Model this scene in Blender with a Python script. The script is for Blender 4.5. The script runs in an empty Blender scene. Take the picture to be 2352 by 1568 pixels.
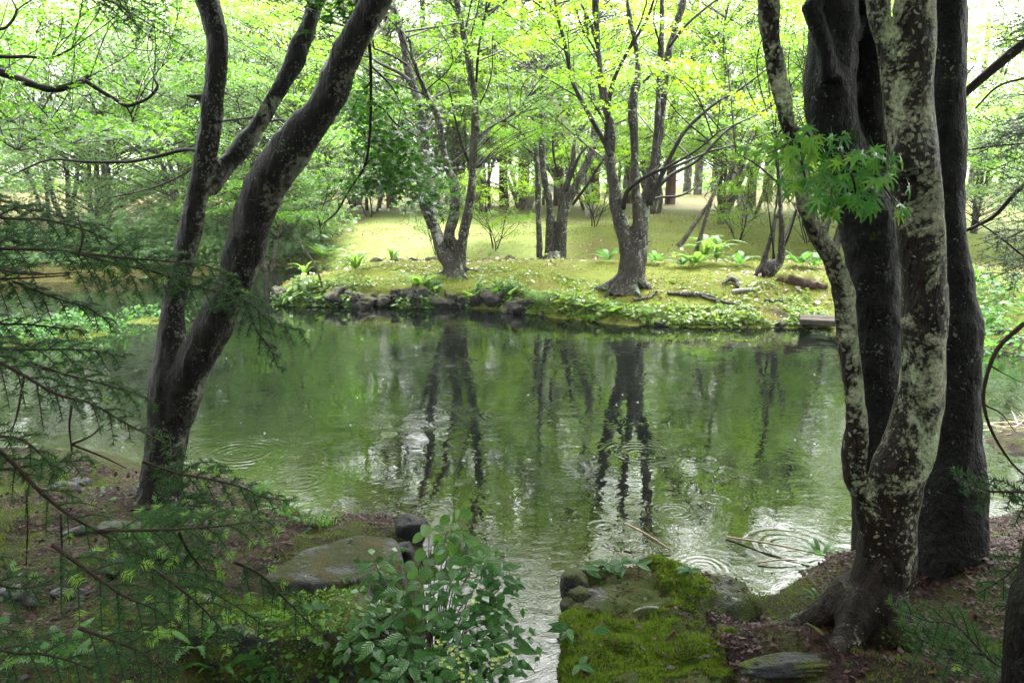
import bpy, math, random
import numpy as np
from mathutils import Vector, Matrix

# ------------------------------------------------------------------ camera, sky, sun, exposure
sc = bpy.context.scene
COL = sc.collection
F_PX, CX, CY = 1829.0, 1176.0, 784.0          # photograph measured on a 2352 x 1568 sheet, 28 mm lens
CAM = np.array([0.0, 0.0, 2.3])
PITCH = math.atan((784 - 430) / F_PX)
cam = bpy.data.cameras.new('camera'); camo = bpy.data.objects.new('camera', cam); COL.objects.link(camo)
camo.location = CAM; camo.rotation_euler = (math.pi / 2 - PITCH, 0, 0)
cam.sensor_width = 36; cam.lens = 28; cam.clip_start = 0.05; cam.clip_end = 2000
sc.camera = camo
SUN_EL, SUN_AZ = math.radians(62), math.radians(20)
world = bpy.data.worlds.new('World'); sc.world = world; world.use_nodes = True
wn = world.node_tree; wn.nodes.clear()
sky = wn.nodes.new('ShaderNodeTexSky'); sky.sky_type = 'NISHITA'; sky.sun_disc = False
sky.sun_elevation = SUN_EL; sky.sun_rotation = SUN_AZ; sky.air_density = 1.0; sky.dust_density = 6.0; sky.ozone_density = 1.0
hs = wn.nodes.new('ShaderNodeHueSaturation'); hs.inputs['Saturation'].default_value = 0.12
bg = wn.nodes.new('ShaderNodeBackground'); bg.inputs['Strength'].default_value = 0.15
wo = wn.nodes.new('ShaderNodeOutputWorld')
wn.links.new(sky.outputs[0], hs.inputs['Color']); wn.links.new(hs.outputs[0], bg.inputs[0]); wn.links.new(bg.outputs[0], wo.inputs[0])
sun = bpy.data.lights.new('sun', 'SUN'); sun.energy = 0.5; sun.angle = math.radians(40); sun.color = (1, 0.97, 0.92)
suno = bpy.data.objects.new('sun', sun); COL.objects.link(suno)
suno.rotation_euler = (math.pi / 2 - SUN_EL, 0, math.pi - SUN_AZ); suno.location = (0, 10, 30)
sc.view_settings.view_transform = 'Standard'; sc.view_settings.look = 'None'
sc.view_settings.gamma = 1.0; sc.view_settings.use_curve_mapping = False
sc.view_settings.exposure = 3.7
cy = sc.cycles
cy.max_bounces = 8; cy.diffuse_bounces = 4; cy.glossy_bounces = 3; cy.transmission_bounces = 5; cy.transparent_max_bounces = 8
cy.use_denoising = True; cy.caustics_reflective = False; cy.caustics_refractive = False
cy.sample_clamp_indirect = 6.0

# ------------------------------------------------------------------ helpers
def rng_(s): return np.random.default_rng(s)
def nrm(a):
    a = np.asarray(a, float)
    return a / np.maximum(np.linalg.norm(a, axis=-1, keepdims=True), 1e-9)
cp, sp = math.cos(PITCH), math.sin(PITCH)
def ray(px, py):
    u = (px - CX) / F_PX; v = (CY - py) / F_PX
    return np.array([u, cp + v * sp, -sp + v * cp])
def at(px, py, Y):
    d = ray(px, py); return CAM + d * (Y / d[1])
def onz(px, py, z=0.0):
    d = ray(px, py); return CAM + d * ((z - CAM[2]) / d[2])
def proj(p):
    q = np.asarray(p, float) - CAM
    f = q[1] * cp - q[2] * sp; u = q[0]; v = q[1] * sp + q[2] * cp
    return CX + u / f * F_PX, CY - v / f * F_PX, f
def sstep(a, b, x):
    t = np.clip((x - a) / (b - a), 0, 1); return t * t * (3 - 2 * t)

def _hash(ix, iy, iz, seed):
    h = (ix * 374761393 + iy * 668265263 + iz * 2147483647 + seed * 974634777) & 0xffffffff
    h = ((h ^ (h >> 13)) * 1274126177) & 0xffffffff
    return ((h ^ (h >> 16)) & 0xffff) / 65535.0
def vnoise(P, seed=0):
    P = np.asarray(P, float)
    i = np.floor(P).astype(np.int64); f = P - i; f = f * f * (3 - 2 * f)
    x, y, z = i[..., 0], i[..., 1], i[..., 2]; r = 0
    for dx in (0, 1):
        wx = f[..., 0] if dx else 1 - f[..., 0]
        for dy in (0, 1):
            wy = f[..., 1] if dy else 1 - f[..., 1]
            for dz in (0, 1):
                wz = f[..., 2] if dz else 1 - f[..., 2]
                r = r + wx * wy * wz * _hash(x + dx, y + dy, z + dz, seed)
    return r * 2 - 1
def fbm(P, oct=3, seed=0):
    P = np.asarray(P, float); r = 0; a = 1.0
    for k in range(oct):
        r = r + a * vnoise(P * (2 ** k), seed + k * 17); a *= 0.5
    return r
def fbm2(x, y, s, oct=3, seed=0):
    return fbm(np.stack([x * s, y * s, np.zeros_like(x)], -1), oct, seed)

def mesh_np(name, V, faces, mat=None, smooth=False, attrs=None):
    """faces: list of int arrays (n,k)."""
    me = bpy.data.meshes.new(name)
    V = np.ascontiguousarray(V, dtype=np.float32)
    faces = [np.asarray(f, np.int32) for f in faces if len(f)]
    me.vertices.add(len(V)); me.vertices.foreach_set('co', V.ravel())
    loops = np.concatenate([f.ravel() for f in faces]); me.loops.add(len(loops)); me.loops.foreach_set('vertex_index', loops)
    sizes = np.concatenate([np.full(len(f), f.shape[1], np.int32) for f in faces])
    starts = np.concatenate([[0], np.cumsum(sizes)[:-1]]).astype(np.int32)
    me.polygons.add(len(sizes)); me.polygons.foreach_set('loop_start', starts); me.polygons.foreach_set('loop_total', sizes)
    if smooth: me.polygons.foreach_set('use_smooth', np.ones(len(sizes), bool))
    for k, a in (attrs or {}).items():
        at_ = me.attributes.new(k, 'FLOAT', 'POINT'); at_.data.foreach_set('value', np.asarray(a, np.float32))
    me.update(calc_edges=True)
    if mat: me.materials.append(mat)
    return me
def obj(name, me, parent=None, loc=None, rot=None, scale=None):
    o = bpy.data.objects.new(name, me); COL.objects.link(o)
    if parent is not None:
        o.parent = parent
    if loc is not None: o.location = loc
    if rot is not None: o.rotation_euler = rot
    if scale is not None: o.scale = scale if hasattr(scale, '__len__') else (scale,) * 3
    return o
def tag(o, label=None, cat=None, group=None, kind=None):
    if label: o['label'] = label
    if cat: o['category'] = cat
    if group: o['group'] = group
    if kind: o['kind'] = kind
    return o
def thing(name, label, cat, loc, group=None, rz=0, scale=1):
    o = obj(name, None, None, loc, (0, 0, rz), scale); o.empty_display_size = .1
    return tag(o, label, cat, group)
def copy_tree(o, parent=None):
    c = o.copy(); COL.objects.link(c); c.parent = parent
    for ch in list(o.children): copy_tree(ch, c)
    return c
ORD = ['zeroth', 'leftmost', 'second', 'third', 'fourth', 'fifth', 'sixth', 'seventh', 'eighth', 'ninth', 'tenth', 'eleventh', 'twelfth',
       'thirteenth', 'fourteenth', 'fifteenth', 'sixteenth', 'seventeenth', 'eighteenth', 'nineteenth', 'twentieth'] + \
      ['twenty-' + w for w in ('first', 'second', 'third', 'fourth', 'fifth', 'sixth', 'seventh', 'eighth', 'ninth')] + ['thirtieth'] + \
      ['thirty-' + w for w in ('first', 'second', 'third', 'fourth', 'fifth', 'sixth', 'seventh', 'eighth', 'ninth')]
def label_in_order(objs, text):
    """text has {} for the ordinal, counted from the left of the picture"""
    for i, o in enumerate(sorted(objs, key=lambda o: proj(o.location)[0])):
        w = ORD[i + 1]
        o['label'] = text.format(w if i == 0 else w + ' from the left')

class Geo:
    """collects verts and faces for one mesh"""
    def __init__(s): s.V = []; s.F = {}; s.n = 0
    def add(s, V, *faces):
        V = np.asarray(V, float).reshape(-1, 3)
        for f in faces:
            f = np.asarray(f, np.int64)
            if len(f): s.F.setdefault(f.shape[1], []).append(f + s.n)
        s.V.append(V); s.n += len(V)
    def mesh(s, name, mat=None, smooth=False, off=None):
        V = np.concatenate(s.V)
        if off is not None: V = V - np.asarray(off)
        return mesh_np(name, V, [np.concatenate(f) for f in s.F.values()], mat, smooth)

def catmull(P, n):
    """P (k,d) -> resampled smooth path with n points per span"""
    P = np.asarray(P, float); k = len(P)
    if k < 3: 
        t = np.linspace(0, 1, n * (k - 1) + 1)[:, None]; return P[0] * (1 - t) + P[-1] * t
    E = np.vstack([2 * P[0] - P[1], P, 2 * P[-1] - P[-2]]); out = []
    t = np.linspace(0, 1, n, endpoint=False)[:, None]
    for i in range(k - 1):
        a, b, c, d = E[i:i + 4]
        out.append(.5 * ((2 * b) + (c - a) * t + (2 * a - 5 * b + 4 * c - d) * t ** 2 + (3 * b - a - 3 * c + d) * t ** 3))
    out.append(P[-1:]); return np.vstack(out)
def tube(g, path, rad, seg=8, lump=0, seed=0, cap=True):
    path = np.asarray(path, float); n = len(path); rad = np.broadcast_to(np.asarray(rad, float), (n,))
    T = nrm(np.gradient(path, axis=0))
    up = np.array([0.0, 0, 1]) if abs(T[0][2]) < .9 else np.array([0.0, 1, 0])
    B = nrm(np.cross(T[0], up)); fr = []
    for i in range(n):
        B = nrm(B - T[i] * np.dot(B, T[i])); fr.append((B, np.cross(T[i], B)))
    a = np.linspace(0, 2 * np.pi, seg, endpoint=False)
    Bn = np.array([f[0] for f in fr]); Cn = np.array([f[1] for f in fr])
    R = np.repeat(rad[:, None], seg, 1)
    V = path[:, None] + R[..., None] * (np.cos(a)[None, :, None] * Bn[:, None] + np.sin(a)[None, :, None] * Cn[:, None])
    if lump:
        nz = fbm(V / lump[1], 2, seed); V = path[:, None] + (V - path[:, None]) * (1 + lump[0] * nz)[..., None]
    i, j = np.meshgrid(np.arange(n - 1), np.arange(seg), indexing='ij'); j2 = (j + 1) % seg
    Q = np.stack([i * seg + j, i * seg + j2, (i + 1) * seg + j2, (i + 1) * seg + j], -1).reshape(-1, 4)
    V = V.reshape(-1, 3)
    if cap:
        V = np.vstack([V, path[0], path[-1]]); k = n * seg; s = np.arange(seg); s2 = (s + 1) % seg
        g.add(V, Q, np.vstack([np.stack([np.full(seg, k), s2, s], -1), np.stack([np.full(seg, k + 1), (n - 1) * seg + s, (n - 1) * seg + s2], -1)]))
    else: g.add(V, Q)
def remesh(g, voxel, smooth_it, mat, name, off, disp=None):
    """voxel-fuse the tubes into one skin, relax it, push it about with noise"""
    me = g.mesh('tmp', None, True)
    o = bpy.data.objects.new('tmp', me); COL.objects.link(o)
    m = o.modifiers.new('r', 'REMESH'); m.mode = 'VOXEL'; m.voxel_size = voxel
    m = o.modifiers.new('s', 'SMOOTH'); m.iterations = smooth_it; m.factor = .5
    dg = bpy.context.evaluated_depsgraph_get(); dg.update()
    r = bpy.data.meshes.new_from_object(o.evaluated_get(dg)); bpy.data.objects.remove(o); bpy.data.meshes.remove(me)
    n = len(r.vertices); V = np.empty(n * 3, np.float32); r.vertices.foreach_get('co', V); V = V.reshape(-1, 3).astype(float)
    if disp:
        N = np.empty(n * 3, np.float32); r.vertices.foreach_get('normal', N); N = N.reshape(-1, 3)
        d = 0
        for amp, sc_, sd, zs in disp: d = d + amp * fbm(V * np.array([1, 1, zs]) / sc_, 3, sd)
        V = V + N * np.asarray(d)[:, None]
    V = V - np.asarray(off)
    r.vertices.foreach_set('co', V.astype(np.float32).ravel())
    r.polygons.foreach_set('use_smooth', np.ones(len(r.polygons), bool)); r.name = name; r.materials.clear(); r.materials.append(mat); r.update()
    return r

# ------------------------------------------------------------------ materials
class NT:
    def __init__(s, name):
        s.m = bpy.data.materials.new(name); s.m.use_nodes = True; s.t = s.m.node_tree; s.t.nodes.clear()
        s.out = s.t.nodes.new('ShaderNodeOutputMaterial')
    def n(s, typ, ins=None, **props):
        nd = s.t.nodes.new('ShaderNode' + typ)
        for k, v in props.items(): setattr(nd, k, v)
        for k, v in (ins or {}).items(): s.set(nd.inputs[k], v)
        return nd
    def set(s, sock, v):
        if isinstance(v, bpy.types.NodeSocket): s.t.links.new(v, sock)
        elif isinstance(v, bpy.types.Node): s.t.links.new(v.outputs[0], sock)
        elif hasattr(v, '__len__') and len(v) == 3 and sock.type == 'RGBA': sock.default_value = (*v, 1)
        else: sock.default_value = v
    def math(s, op, a, b=None, c=None, clamp=False):
        nd = s.t.nodes.new('ShaderNodeMath'); nd.operation = op; nd.use_clamp = clamp
        for i, v in enumerate((a, b, c)):
            if v is not None: s.set(nd.inputs[i], v)
        return nd.outputs[0]
    def noise(s, scale, detail=3, rough=.55, vec=None, dist=0.0):
        nd = s.n('TexNoise', {'Scale': scale, 'Detail': detail, 'Roughness': rough, 'Distortion': dist})
        if vec is not None: s.set(nd.inputs['Vector'], vec)
        return nd.outputs[0]
    def step(s, v, a, b, lo=0.0, hi=1.0):
        nd = s.n('MapRange', {'Value': v, 'From Min': a, 'From Max': b, 'To Min': lo, 'To Max': hi}); nd.clamp = True
        return nd.outputs[0]
    def mix(s, f, a, b, mode='MIX'):
        nd = s.n('Mix', data_type='RGBA', blend_type=mode); s.set(nd.inputs[0], f); s.set(nd.inputs[6], a); s.set(nd.inputs[7], b)
        return nd.outputs[2]
    def bump(s, h, strength=.5, dist=.01, normal=None):
        nd = s.n('Bump', {'Height': h, 'Strength': strength, 'Distance': dist})
        if normal is not None: s.set(nd.inputs['Normal'], normal)
        return nd.outputs[0]
    def bsdf(s, col, rough=.6, normal=None, spec=.5, **kw):
        nd = s.n('BsdfPrincipled', {'Base Color': col, 'Roughness': rough, 'Specular IOR Level': spec})
        for k, v in kw.items(): s.set(nd.inputs[k.replace('_', ' ')], v)
        if normal is not None: s.set(nd.inputs['Normal'], normal)
        return nd.outputs[0]
    def done(s, sh): s.set(s.out.inputs['Surface'], sh); return s.m

def leaf_mat(name, cols, trans, rough=.42, tmix=.5, spec=.35, veins=None):
    """cols: dark, mid, light leaf colours; trans: colour of light let through"""
    t = NT(name)
    g = t.n('NewGeometry'); oi = t.n('ObjectInfo')
    r = t.math('ADD', t.math('MULTIPLY', g.outputs['Random Per Island'], .6), t.math('MULTIPLY', oi.outputs['Random'], .4))
    ramp = t.n('ValToRGB', {'Fac': r}); e = ramp.color_ramp.elements
    e[0].position = .15; e[0].color = (*cols[0], 1); e[1].position = .85; e[1].color = (*cols[2], 1)
    m = e.new(.5); m.color = (*cols[1], 1)
    col = ramp.outputs[0]; nrmv = None
    tcol = t.mix(.55, trans, t.mix(1.0, col, (3.2, 3.0, 1.6), 'MULTIPLY'))
    if veins:
        tc = t.n('TexCoord').outputs['Object']; sx = t.n('SeparateXYZ', {0: tc})
        ay = t.math('ABSOLUTE', sx.outputs['Y'])
        w = t.math('SINE', t.math('MULTIPLY', t.math('SUBTRACT', sx.outputs['X'], t.math('MULTIPLY', ay, veins[1])), veins[0]))
        w = t.math('MULTIPLY', t.math('ADD', w, 1), .5)
        mid = t.step(ay, 0, .035, 0, 1)
        h = t.math('MULTIPLY', t.math('POWER', w, .5), mid)
        if veins[2]: h = t.math('ADD', h, t.math('MULTIPLY', t.noise(veins[2], 2, .6, tc), .8))
        nrmv = t.bump(h, .5, veins[3])
        col = t.mix(t.math('MULTIPLY', t.math('SUBTRACT', 1, h, clamp=True), .22), col, tuple(min(1, c * 1.8 + .008) for c in cols[2]))
    p = t.bsdf(col, rough, nrmv, spec)
    tr = t.n('BsdfTranslucent', {'Color': tcol})
    mx = t.n('MixShader', {0: tmix}); t.set(mx.inputs[1], p); t.set(mx.inputs[2], tr)
    return t.done(mx)

def bark_mat(name, dark, mid, lichen=.5, moss=.3, side=(0, 0, 0), sscale=1.0, lcol=(.42, .43, .33), rough=.5, mosscol=(.05, .075, .012), mossz=0.0, vstretch=.35, lz=0.0):
    t = NT(name)
    tc = t.n('TexCoord').outputs['Object']
    mp = t.n('Mapping', {0: tc}); mp.inputs['Scale'].default_value = (1, 1, vstretch)
    fine = t.noise(38 * sscale, 5, .65, mp); big = t.noise(4.0 * sscale, 4, .6, tc)
    base = t.mix(t.step(fine, .38, .66), dark, mid)
    base = t.mix(t.step(big, .5, .68, 0, .6), base, tuple(c * 1.7 for c in mid))
    nd = t.n('NewGeometry').outputs['Normal']
    dt = t.n('VectorMath', {0: nd}, operation='DOT_PRODUCT'); dt.inputs[1].default_value = side
    bias = t.math('MULTIPLY', dt.outputs['Value'], .12)
    # lichen: ragged pale plates, then a spatter of small spots
    mz = t.n('SeparateXYZ', {0: tc}).outputs['Z']
    if lz: bias = t.math('ADD', bias, t.step(mz, .15, 1.1, -lz, .01))
    l1 = t.math('ADD', t.math('ADD', t.noise(3.4 * sscale, 9, .72, tc, .6), bias), t.math('MULTIPLY', t.math('SUBTRACT', t.noise(45 * sscale, 4, .7, tc), .5), .22))
    lm1 = t.math('MULTIPLY', t.step(l1, .70 - .22 * lichen, .76 - .22 * lichen), t.step(t.noise(75 * sscale, 3, .7, tc), .32, .52, .35, 1.0))
    wn_ = t.n('TexNoise', {'Scale': 30 * sscale, 'Detail': 3.0, 'Vector': tc})
    wv = t.n('VectorMath', {0: wn_.outputs['Color']}, operation='MULTIPLY_ADD'); wv.inputs[1].default_value = (.045 / sscale,) * 3; t.set(wv.inputs[2], tc)
    v = t.n('TexVoronoi', {'Scale': 46 * sscale, 'Vector': wv, 'Randomness': 1.0})
    l2 = t.math('SUBTRACT', t.math('ADD', t.noise(5 * sscale, 5, .7, tc), bias), t.math('MULTIPLY', v.outputs['Distance'], .60))
    lm2 = t.step(l2, .47 - .18 * lichen, .52 - .18 * lichen)
    lm = t.math('MAXIMUM', lm1, t.math('MULTIPLY', lm2, .55))
    lv = t.noise(60 * sscale, 3, .6, tc)
    lc = t.mix(t.step(lv, .35, .7), tuple(c * .55 for c in lcol), lcol)
    lc = t.mix(t.step(t.noise(3.1 * sscale, 2, .5, tc), .45, .65), lc, (lcol[0] * .72, lcol[1] * .86, lcol[2] * .72))
    col = t.mix(t.math('MULTIPLY', lm, .93), base, lc)
    mm = t.step(t.math('ADD', t.noise(3.3 * sscale, 6, .7, tc), t.math('MULTIPLY', mz, -mossz)), .72 - .35 * moss, .86 - .35 * moss)
    mc = t.mix(t.step(t.noise(90 * sscale, 2, .6, tc), .35, .65), tuple(c * .5 for c in mosscol), tuple(c * 1.5 for c in mosscol))
    col = t.mix(t.math('MULTIPLY', mm, .85), col, mc)
    h = t.math('ADD', t.math('MULTIPLY', fine, .8), t.math('ADD', t.math('MULTIPLY', lm, .25), t.math('MULTIPLY', mm, .3)))
    h = t.math('ADD', h, t.math('MULTIPLY', t.noise(13 * sscale, 4, .6, mp, .4), .9))
    nv = t.bump(h, 1.0, .045 / sscale)
    rg = t.mix(t.math('MAXIMUM', lm, mm), (rough,) * 3, (.8,) * 3)
    return t.done(t.bsdf(col, rg, nv, .13))

def rock_mat(name, dark, light, moss=.4, scale=1.0, lichen=0.0, mosscol=(.075, .105, .012)):
    t = NT(name); tc = t.n('TexCoord').outputs['Object']
    f = t.noise(30 * scale, 6, .65, tc); b = t.noise(5 * scale, 4, .6, tc)
    col = t.mix(t.step(f, .35, .7), dark, light); col = t.mix(t.step(b, .5, .75, 0, .5), col, tuple(c * .6 for c in dark))
    if lichen:
        l = t.step(t.noise(9 * scale, 6, .7, tc), .66 - .2 * lichen, .70 - .2 * lichen); col = t.mix(t.math('MULTIPLY', l, .75), col, (.30, .31, .26))
    nz = t.n('SeparateXYZ', {0: t.n('NewGeometry').outputs['Normal']}).outputs['Z']
    mk = t.math('ADD', t.math('ADD', t.noise(3.2 * scale, 6, .68, tc), t.math('MULTIPLY', nz, .18)), moss * .3)
    m = t.step(mk, .74, .84)
    g = t.noise(120 * scale, 3, .7, tc); big = t.noise(6 * scale, 3, .6, tc)
    mc = t.mix(t.step(g, .3, .7), tuple(c * .35 for c in mosscol), tuple(c * 1.5 for c in mosscol))
    mc = t.mix(t.step(big, .5, .7, 0, .55), mc, (.10, .055, .02))
    col = t.mix(m, col, mc)
    h = t.math('ADD', t.math('MULTIPLY', f, .7), t.math('MULTIPLY', t.math('MULTIPLY', m, g), 1.0))
    rg = t.mix(m, (.5,) * 3, (.95,) * 3)
    return t.done(t.bsdf(col, rg, t.bump(h, 1.0, .03 / scale), .25))

def plain_mat(name, a, b, scale=20, rough=.6, bump=.4, spec=.4):
    t = NT(name); tc = t.n('TexCoord').outputs['Object']
    f = t.noise(scale, 5, .6, tc)
    return t.done(t.bsdf(t.mix(t.step(f, .3, .7), a, b), rough, t.bump(f, bump, .01), spec))

M = {}
M['maple_bright'] = leaf_mat('maple_bright', ((.05, .125, .008), (.085, .18, .010), (.135, .235, .012)), (.29, .45, .02))
M['maple_mid'] = leaf_mat('maple_mid', ((.035, .10, .012), (.058, .145, .015), (.10, .19, .018)), (.20, .40, .035))
M['maple_pale'] = leaf_mat('maple_pale', ((.06, .12, .05), (.10, .18, .07), (.15, .22, .08)), (.24, .38, .12), .35, .4, .4)
M['maple_dark'] = leaf_mat('maple_dark', ((.012, .045, .012), (.02, .07, .015), (.04, .10, .02)), (.10, .26, .03), .4, .4, .22)
M['sprig'] = leaf_mat('sprig_leaf', ((.014, .075, .012), (.026, .11, .014), (.085, .19, .014)), (.10, .34, .03), .32, .3, .4)
M['sprig_light'] = leaf_mat('sprig_light', ((.05, .14, .012), (.08, .18, .014), (.12, .22, .016)), (.22, .42, .03), .35, .4, .35)
M['needle'] = leaf_mat('needle', ((.010, .032, .010), (.018, .052, .014), (.032, .078, .018)), (.03, .11, .02), .5, .25, .12)
M['needle_new'] = leaf_mat('needle_new', ((.06, .15, .012), (.09, .19, .015), (.13, .23, .018)), (.18, .36, .025), .4, .35, .4)
M['cedar_leaf'] = leaf_mat('cedar_leaf', ((.012, .035, .014), (.022, .055, .02), (.04, .08, .025)), (.08, .16, .05), .5, .3, .4)
M['shrub_leaf'] = leaf_mat('shrub_leaf', ((.009, .044, .010), (.016, .064, .012), (.036, .098, .015)), (.07, .22, .015), .28, .22, .2, (46, 1.1, 0, .015))
M['nettle_leaf'] = leaf_mat('nettle_leaf', ((.028, .08, .018), (.042, .11, .022), (.07, .16, .025)), (.11, .27, .03), .4, .3, .28, (40, 1.0, 9, .03))
M['fern'] = leaf_mat('fern_frond', ((.045, .11, .022), (.07, .15, .028), (.10, .19, .032)), (.19, .34, .055), .45, .4, .25)
M['fern_dark'] = leaf_mat('fern_dark', ((.02, .07, .015), (.035, .10, .02), (.05, .13, .025)), (.10, .25, .04), .5, .35, .15)
M['cover'] = leaf_mat('ground_cover_leaf', ((.05, .10, .015), (.09, .15, .02), (.14, .20, .03)), (.22, .33, .05), .4, .35, .4)
M['moss_far'] = leaf_mat('moss_far', ((.05, .055, .008), (.10, .105, .012), (.16, .155, .02)), (.14, .15, .02), .8, .3, .1)
M['moss_olive'] = leaf_mat('moss_olive', ((.016, .02, .004), (.03, .032, .006), (.05, .04, .012)), (.04, .04, .01), .8, .2, .1)
M['moss_tuft'] = leaf_mat('moss_tuft', ((.027, .060, .007), (.052, .093, .010), (.09, .13, .017)), (.10, .16, .016), .8, .3, .1)
M['litter'] = leaf_mat('litter', ((.012, .0045, .004), (.028, .010, .008), (.06, .024, .017)), (.05, .025, .01), .6, .1, .15)
M['lawn_litter'] = leaf_mat('lawn_litter', ((.055, .026, .014), (.095, .055, .022), (.16, .11, .05)), (.2, .12, .04), .4, .15, .5)
M['twig'] = plain_mat('twig_bark', (.008, .007, .006), (.022, .018, .016), 60, .6, .4, .12)
M['fir_twig'] = plain_mat('fir_twig', (.012, .008, .006), (.032, .02, .015), 60, .7, .4, .12)
M['stalk'] = plain_mat('stalk', (.022, .014, .008), (.045, .03, .012), 30, .5)
M['bark_left'] = bark_mat('bark_left', (.0025, .002, .002), (.010, .008, .007), .56, .22, (.8, .1, 0), 1.0, (.26, .25, .20), .42)
M['bark_lichen'] = bark_mat('bark_lichen', (.0035, .0022, .002), (.016, .009, .007), .98, .62, (.35, -.1, 0), .9, (.50, .48, .36), .4, (.035, .05, .010), mossz=.16, lz=.11)
M['bark_dark'] = bark_mat('bark_dark', (.002, .002, .002), (.007, .0068, .0065), .16, .25, (0, 0, 0), .9, (.3, .3, .27), .55, vstretch=.6)
M['bark_island'] = bark_mat('bark_island', (.014, .012, .010), (.05, .044, .036), .58, .38, (.5, -.2, .1), .55, (.44, .44, .38), .5, (.05, .065, .012))
M['bark_cedar'] = bark_mat('bark_cedar', (.05, .026, .022), (.12, .065, .055), .1, .1, (0, 0, 0), .3, (.3, .3, .25), .8, vstretch=.1)
M['bark_bg'] = bark_mat('bark_bg', (.03, .025, .02), (.11, .095, .075), .5, .2, (.4, -.2, 0), .4, (.42, .42, .36), .6)
M['bark_pale'] = bark_mat('bark_pale', (.16, .14, .12), (.36, .33, .30), .4, .05, (0, 0, 0), .4, (.5, .5, .46), .7)
M['rock'] = rock_mat('rock_mossy', (.008, .008, .009), (.030, .029, .028), .62, 1.0, .35)
M['rock_right'] = rock_mat('rock_right', (.012, .012, .013), (.038, .037, .035), .74, 1.0, .25, (.045, .065, .006))
M['rock_slab'] = rock_mat('rock_slab', (.008, .0085, .0075), (.024, .024, .020), .52, 1.0, .15, (.035, .042, .006))
M['rock_wet'] = rock_mat('rock_wet', (.005, .005, .006), (.016, .016, .018), .05, 1.0)
M['rock_bank'] = rock_mat('rock_bank', (.008, .0075, .0075), (.035, .033, .032), .45, .8, .3, (.11, .12, .015))
M['slate'] = rock_mat('slate_stone', (.004, .0045, .0055), (.013, .014, .017), .4, 1.5)
M['plank'] = plain_mat('plank', (.022, .018, .014), (.055, .048, .040), 12, .8, .4, .1)
M['log'] = rock_mat('rotten_log', (.012, .005, .004), (.075, .026, .015), .5, 1.2, 0, (.09, .10, .012))
M['straw'] = plain_mat('straw', (.10, .055, .025), (.20, .13, .06), 30, .5)
M['flower'] = plain_mat('flower', (.16, .20, .035), (.24, .27, .06), 40, .5)

# ------------------------------------------------------------------ terrain: banks, island, lawn and pond bed in one sheet
def W(*pts): return np.array([onz(x, y)[:2] for x, y in pts])
ISLAND = np.vstack([W((612, 700), (700, 704), (760, 700), (800, 703), (900, 703), (1000, 707), (1100, 710), (1200, 720), (1280, 731), (1360, 737), (1440, 747),
                      (1550, 750), (1650, 753), (1750, 753), (1850, 752), (1910, 752), (2000, 756), (2080, 762), (2200, 782), (2300, 806), (2420, 826)),
                    [[20, 10], [20, 19.6]], [[-1.5, 19.9]], W((830, 636), (760, 653), (680, 668), (630, 684))])
MAIN = np.vstack([[[-60, 19]], W((-900, 668), (-200, 655), (0, 650), (150, 648), (300, 642), (420, 636), (520, 624), (600, 613), (700, 611), (790, 616)),
                  [[-2, 20.6], [10, 20.4], [20, 19.5], [22, 12], [60, 10], [900, 10], [900, 900], [-900, 900], [-900, 19]]])
NEARL = np.vstack([W((-900, 1020), (-300, 1036), (0, 1042), (150, 1046), (250, 1056), (330, 1076), (400, 1104), (450, 1096), (560, 1118), (640, 1150), (690, 1185),
                     (760, 1197), (860, 1203), (935, 1206), (962, 1222), (975, 1300), (985, 1400), (1000, 1568)), [[-.42, 2.6], [-.5, -6], [-900, -6], [-900, 6]]])
NEARR = np.vstack([[[.42, -6], [.36, 2.6]], W((1255, 1568), (1285, 1440), (1292, 1380), (1302, 1320), (1340, 1296), (1420, 1290), (1520, 1300), (1600, 1318), (1690, 1345),
                   (1735, 1376), (1765, 1376), (1830, 1332), (1900, 1288), (1960, 1266), (2050, 1250), (2150, 1240), (2280, 1195), (2352, 1180), (2600, 1150)), [[14, 4.6], [900, 4], [900, -6]]])
ISLETS = [(*onz(165, 768)[:2], .5, .22), (*onz(40, 786)[:2], .42, .2), (*onz(345, 738)[:2], .45, .12)]
BAR = W((2245, 1010), (2300, 968), (2500, 950), (2600, 1030), (2400, 1050), (2290, 1040))
DITCH = np.array([onz(775, 622)[:2], [-3.2, 20.2], [-1.2, 20.0], [1.2, 19.6], [3.5, 19.2], [6.0, 18.9], [8, 18.4]])

def sdist(poly, x, y):
    """signed distance, positive inside"""
    d = np.full(x.shape, 1e9); ins = np.zeros(x.shape, bool); n = len(poly)
    for i in range(n):
        ax, ay = poly[i]; bx, by = poly[(i + 1) % n]; ex, ey = bx - ax, by - ay
        t = np.clip(((x - ax) * ex + (y - ay) * ey) / (ex * ex + ey * ey + 1e-12), 0, 1)
        d = np.minimum(d, (x - ax - t * ex) ** 2 + (y - ay - t * ey) ** 2)
        c = ((ay > y) != (by > y)); 
        with np.errstate(divide='ignore', invalid='ignore'):
            xi = (bx - ax) * (y - ay) / (by - ay) + ax
        ins ^= c & (x < xi)
    return np.where(ins, 1, -1) * np.sqrt(d)
def ldist(line, x, y):
    d = np.full(x.shape, 1e9)
    for (ax, ay), (bx, by) in zip(line[:-1], line[1:]):
        ex, ey = bx - ax, by - ay; t = np.clip(((x - ax) * ex + (y - ay) * ey) / (ex * ex + ey * ey), 0, 1)
        d = np.minimum(d, (x - ax - t * ex) ** 2 + (y - ay - t * ey) ** 2)
    return np.sqrt(d)
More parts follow.
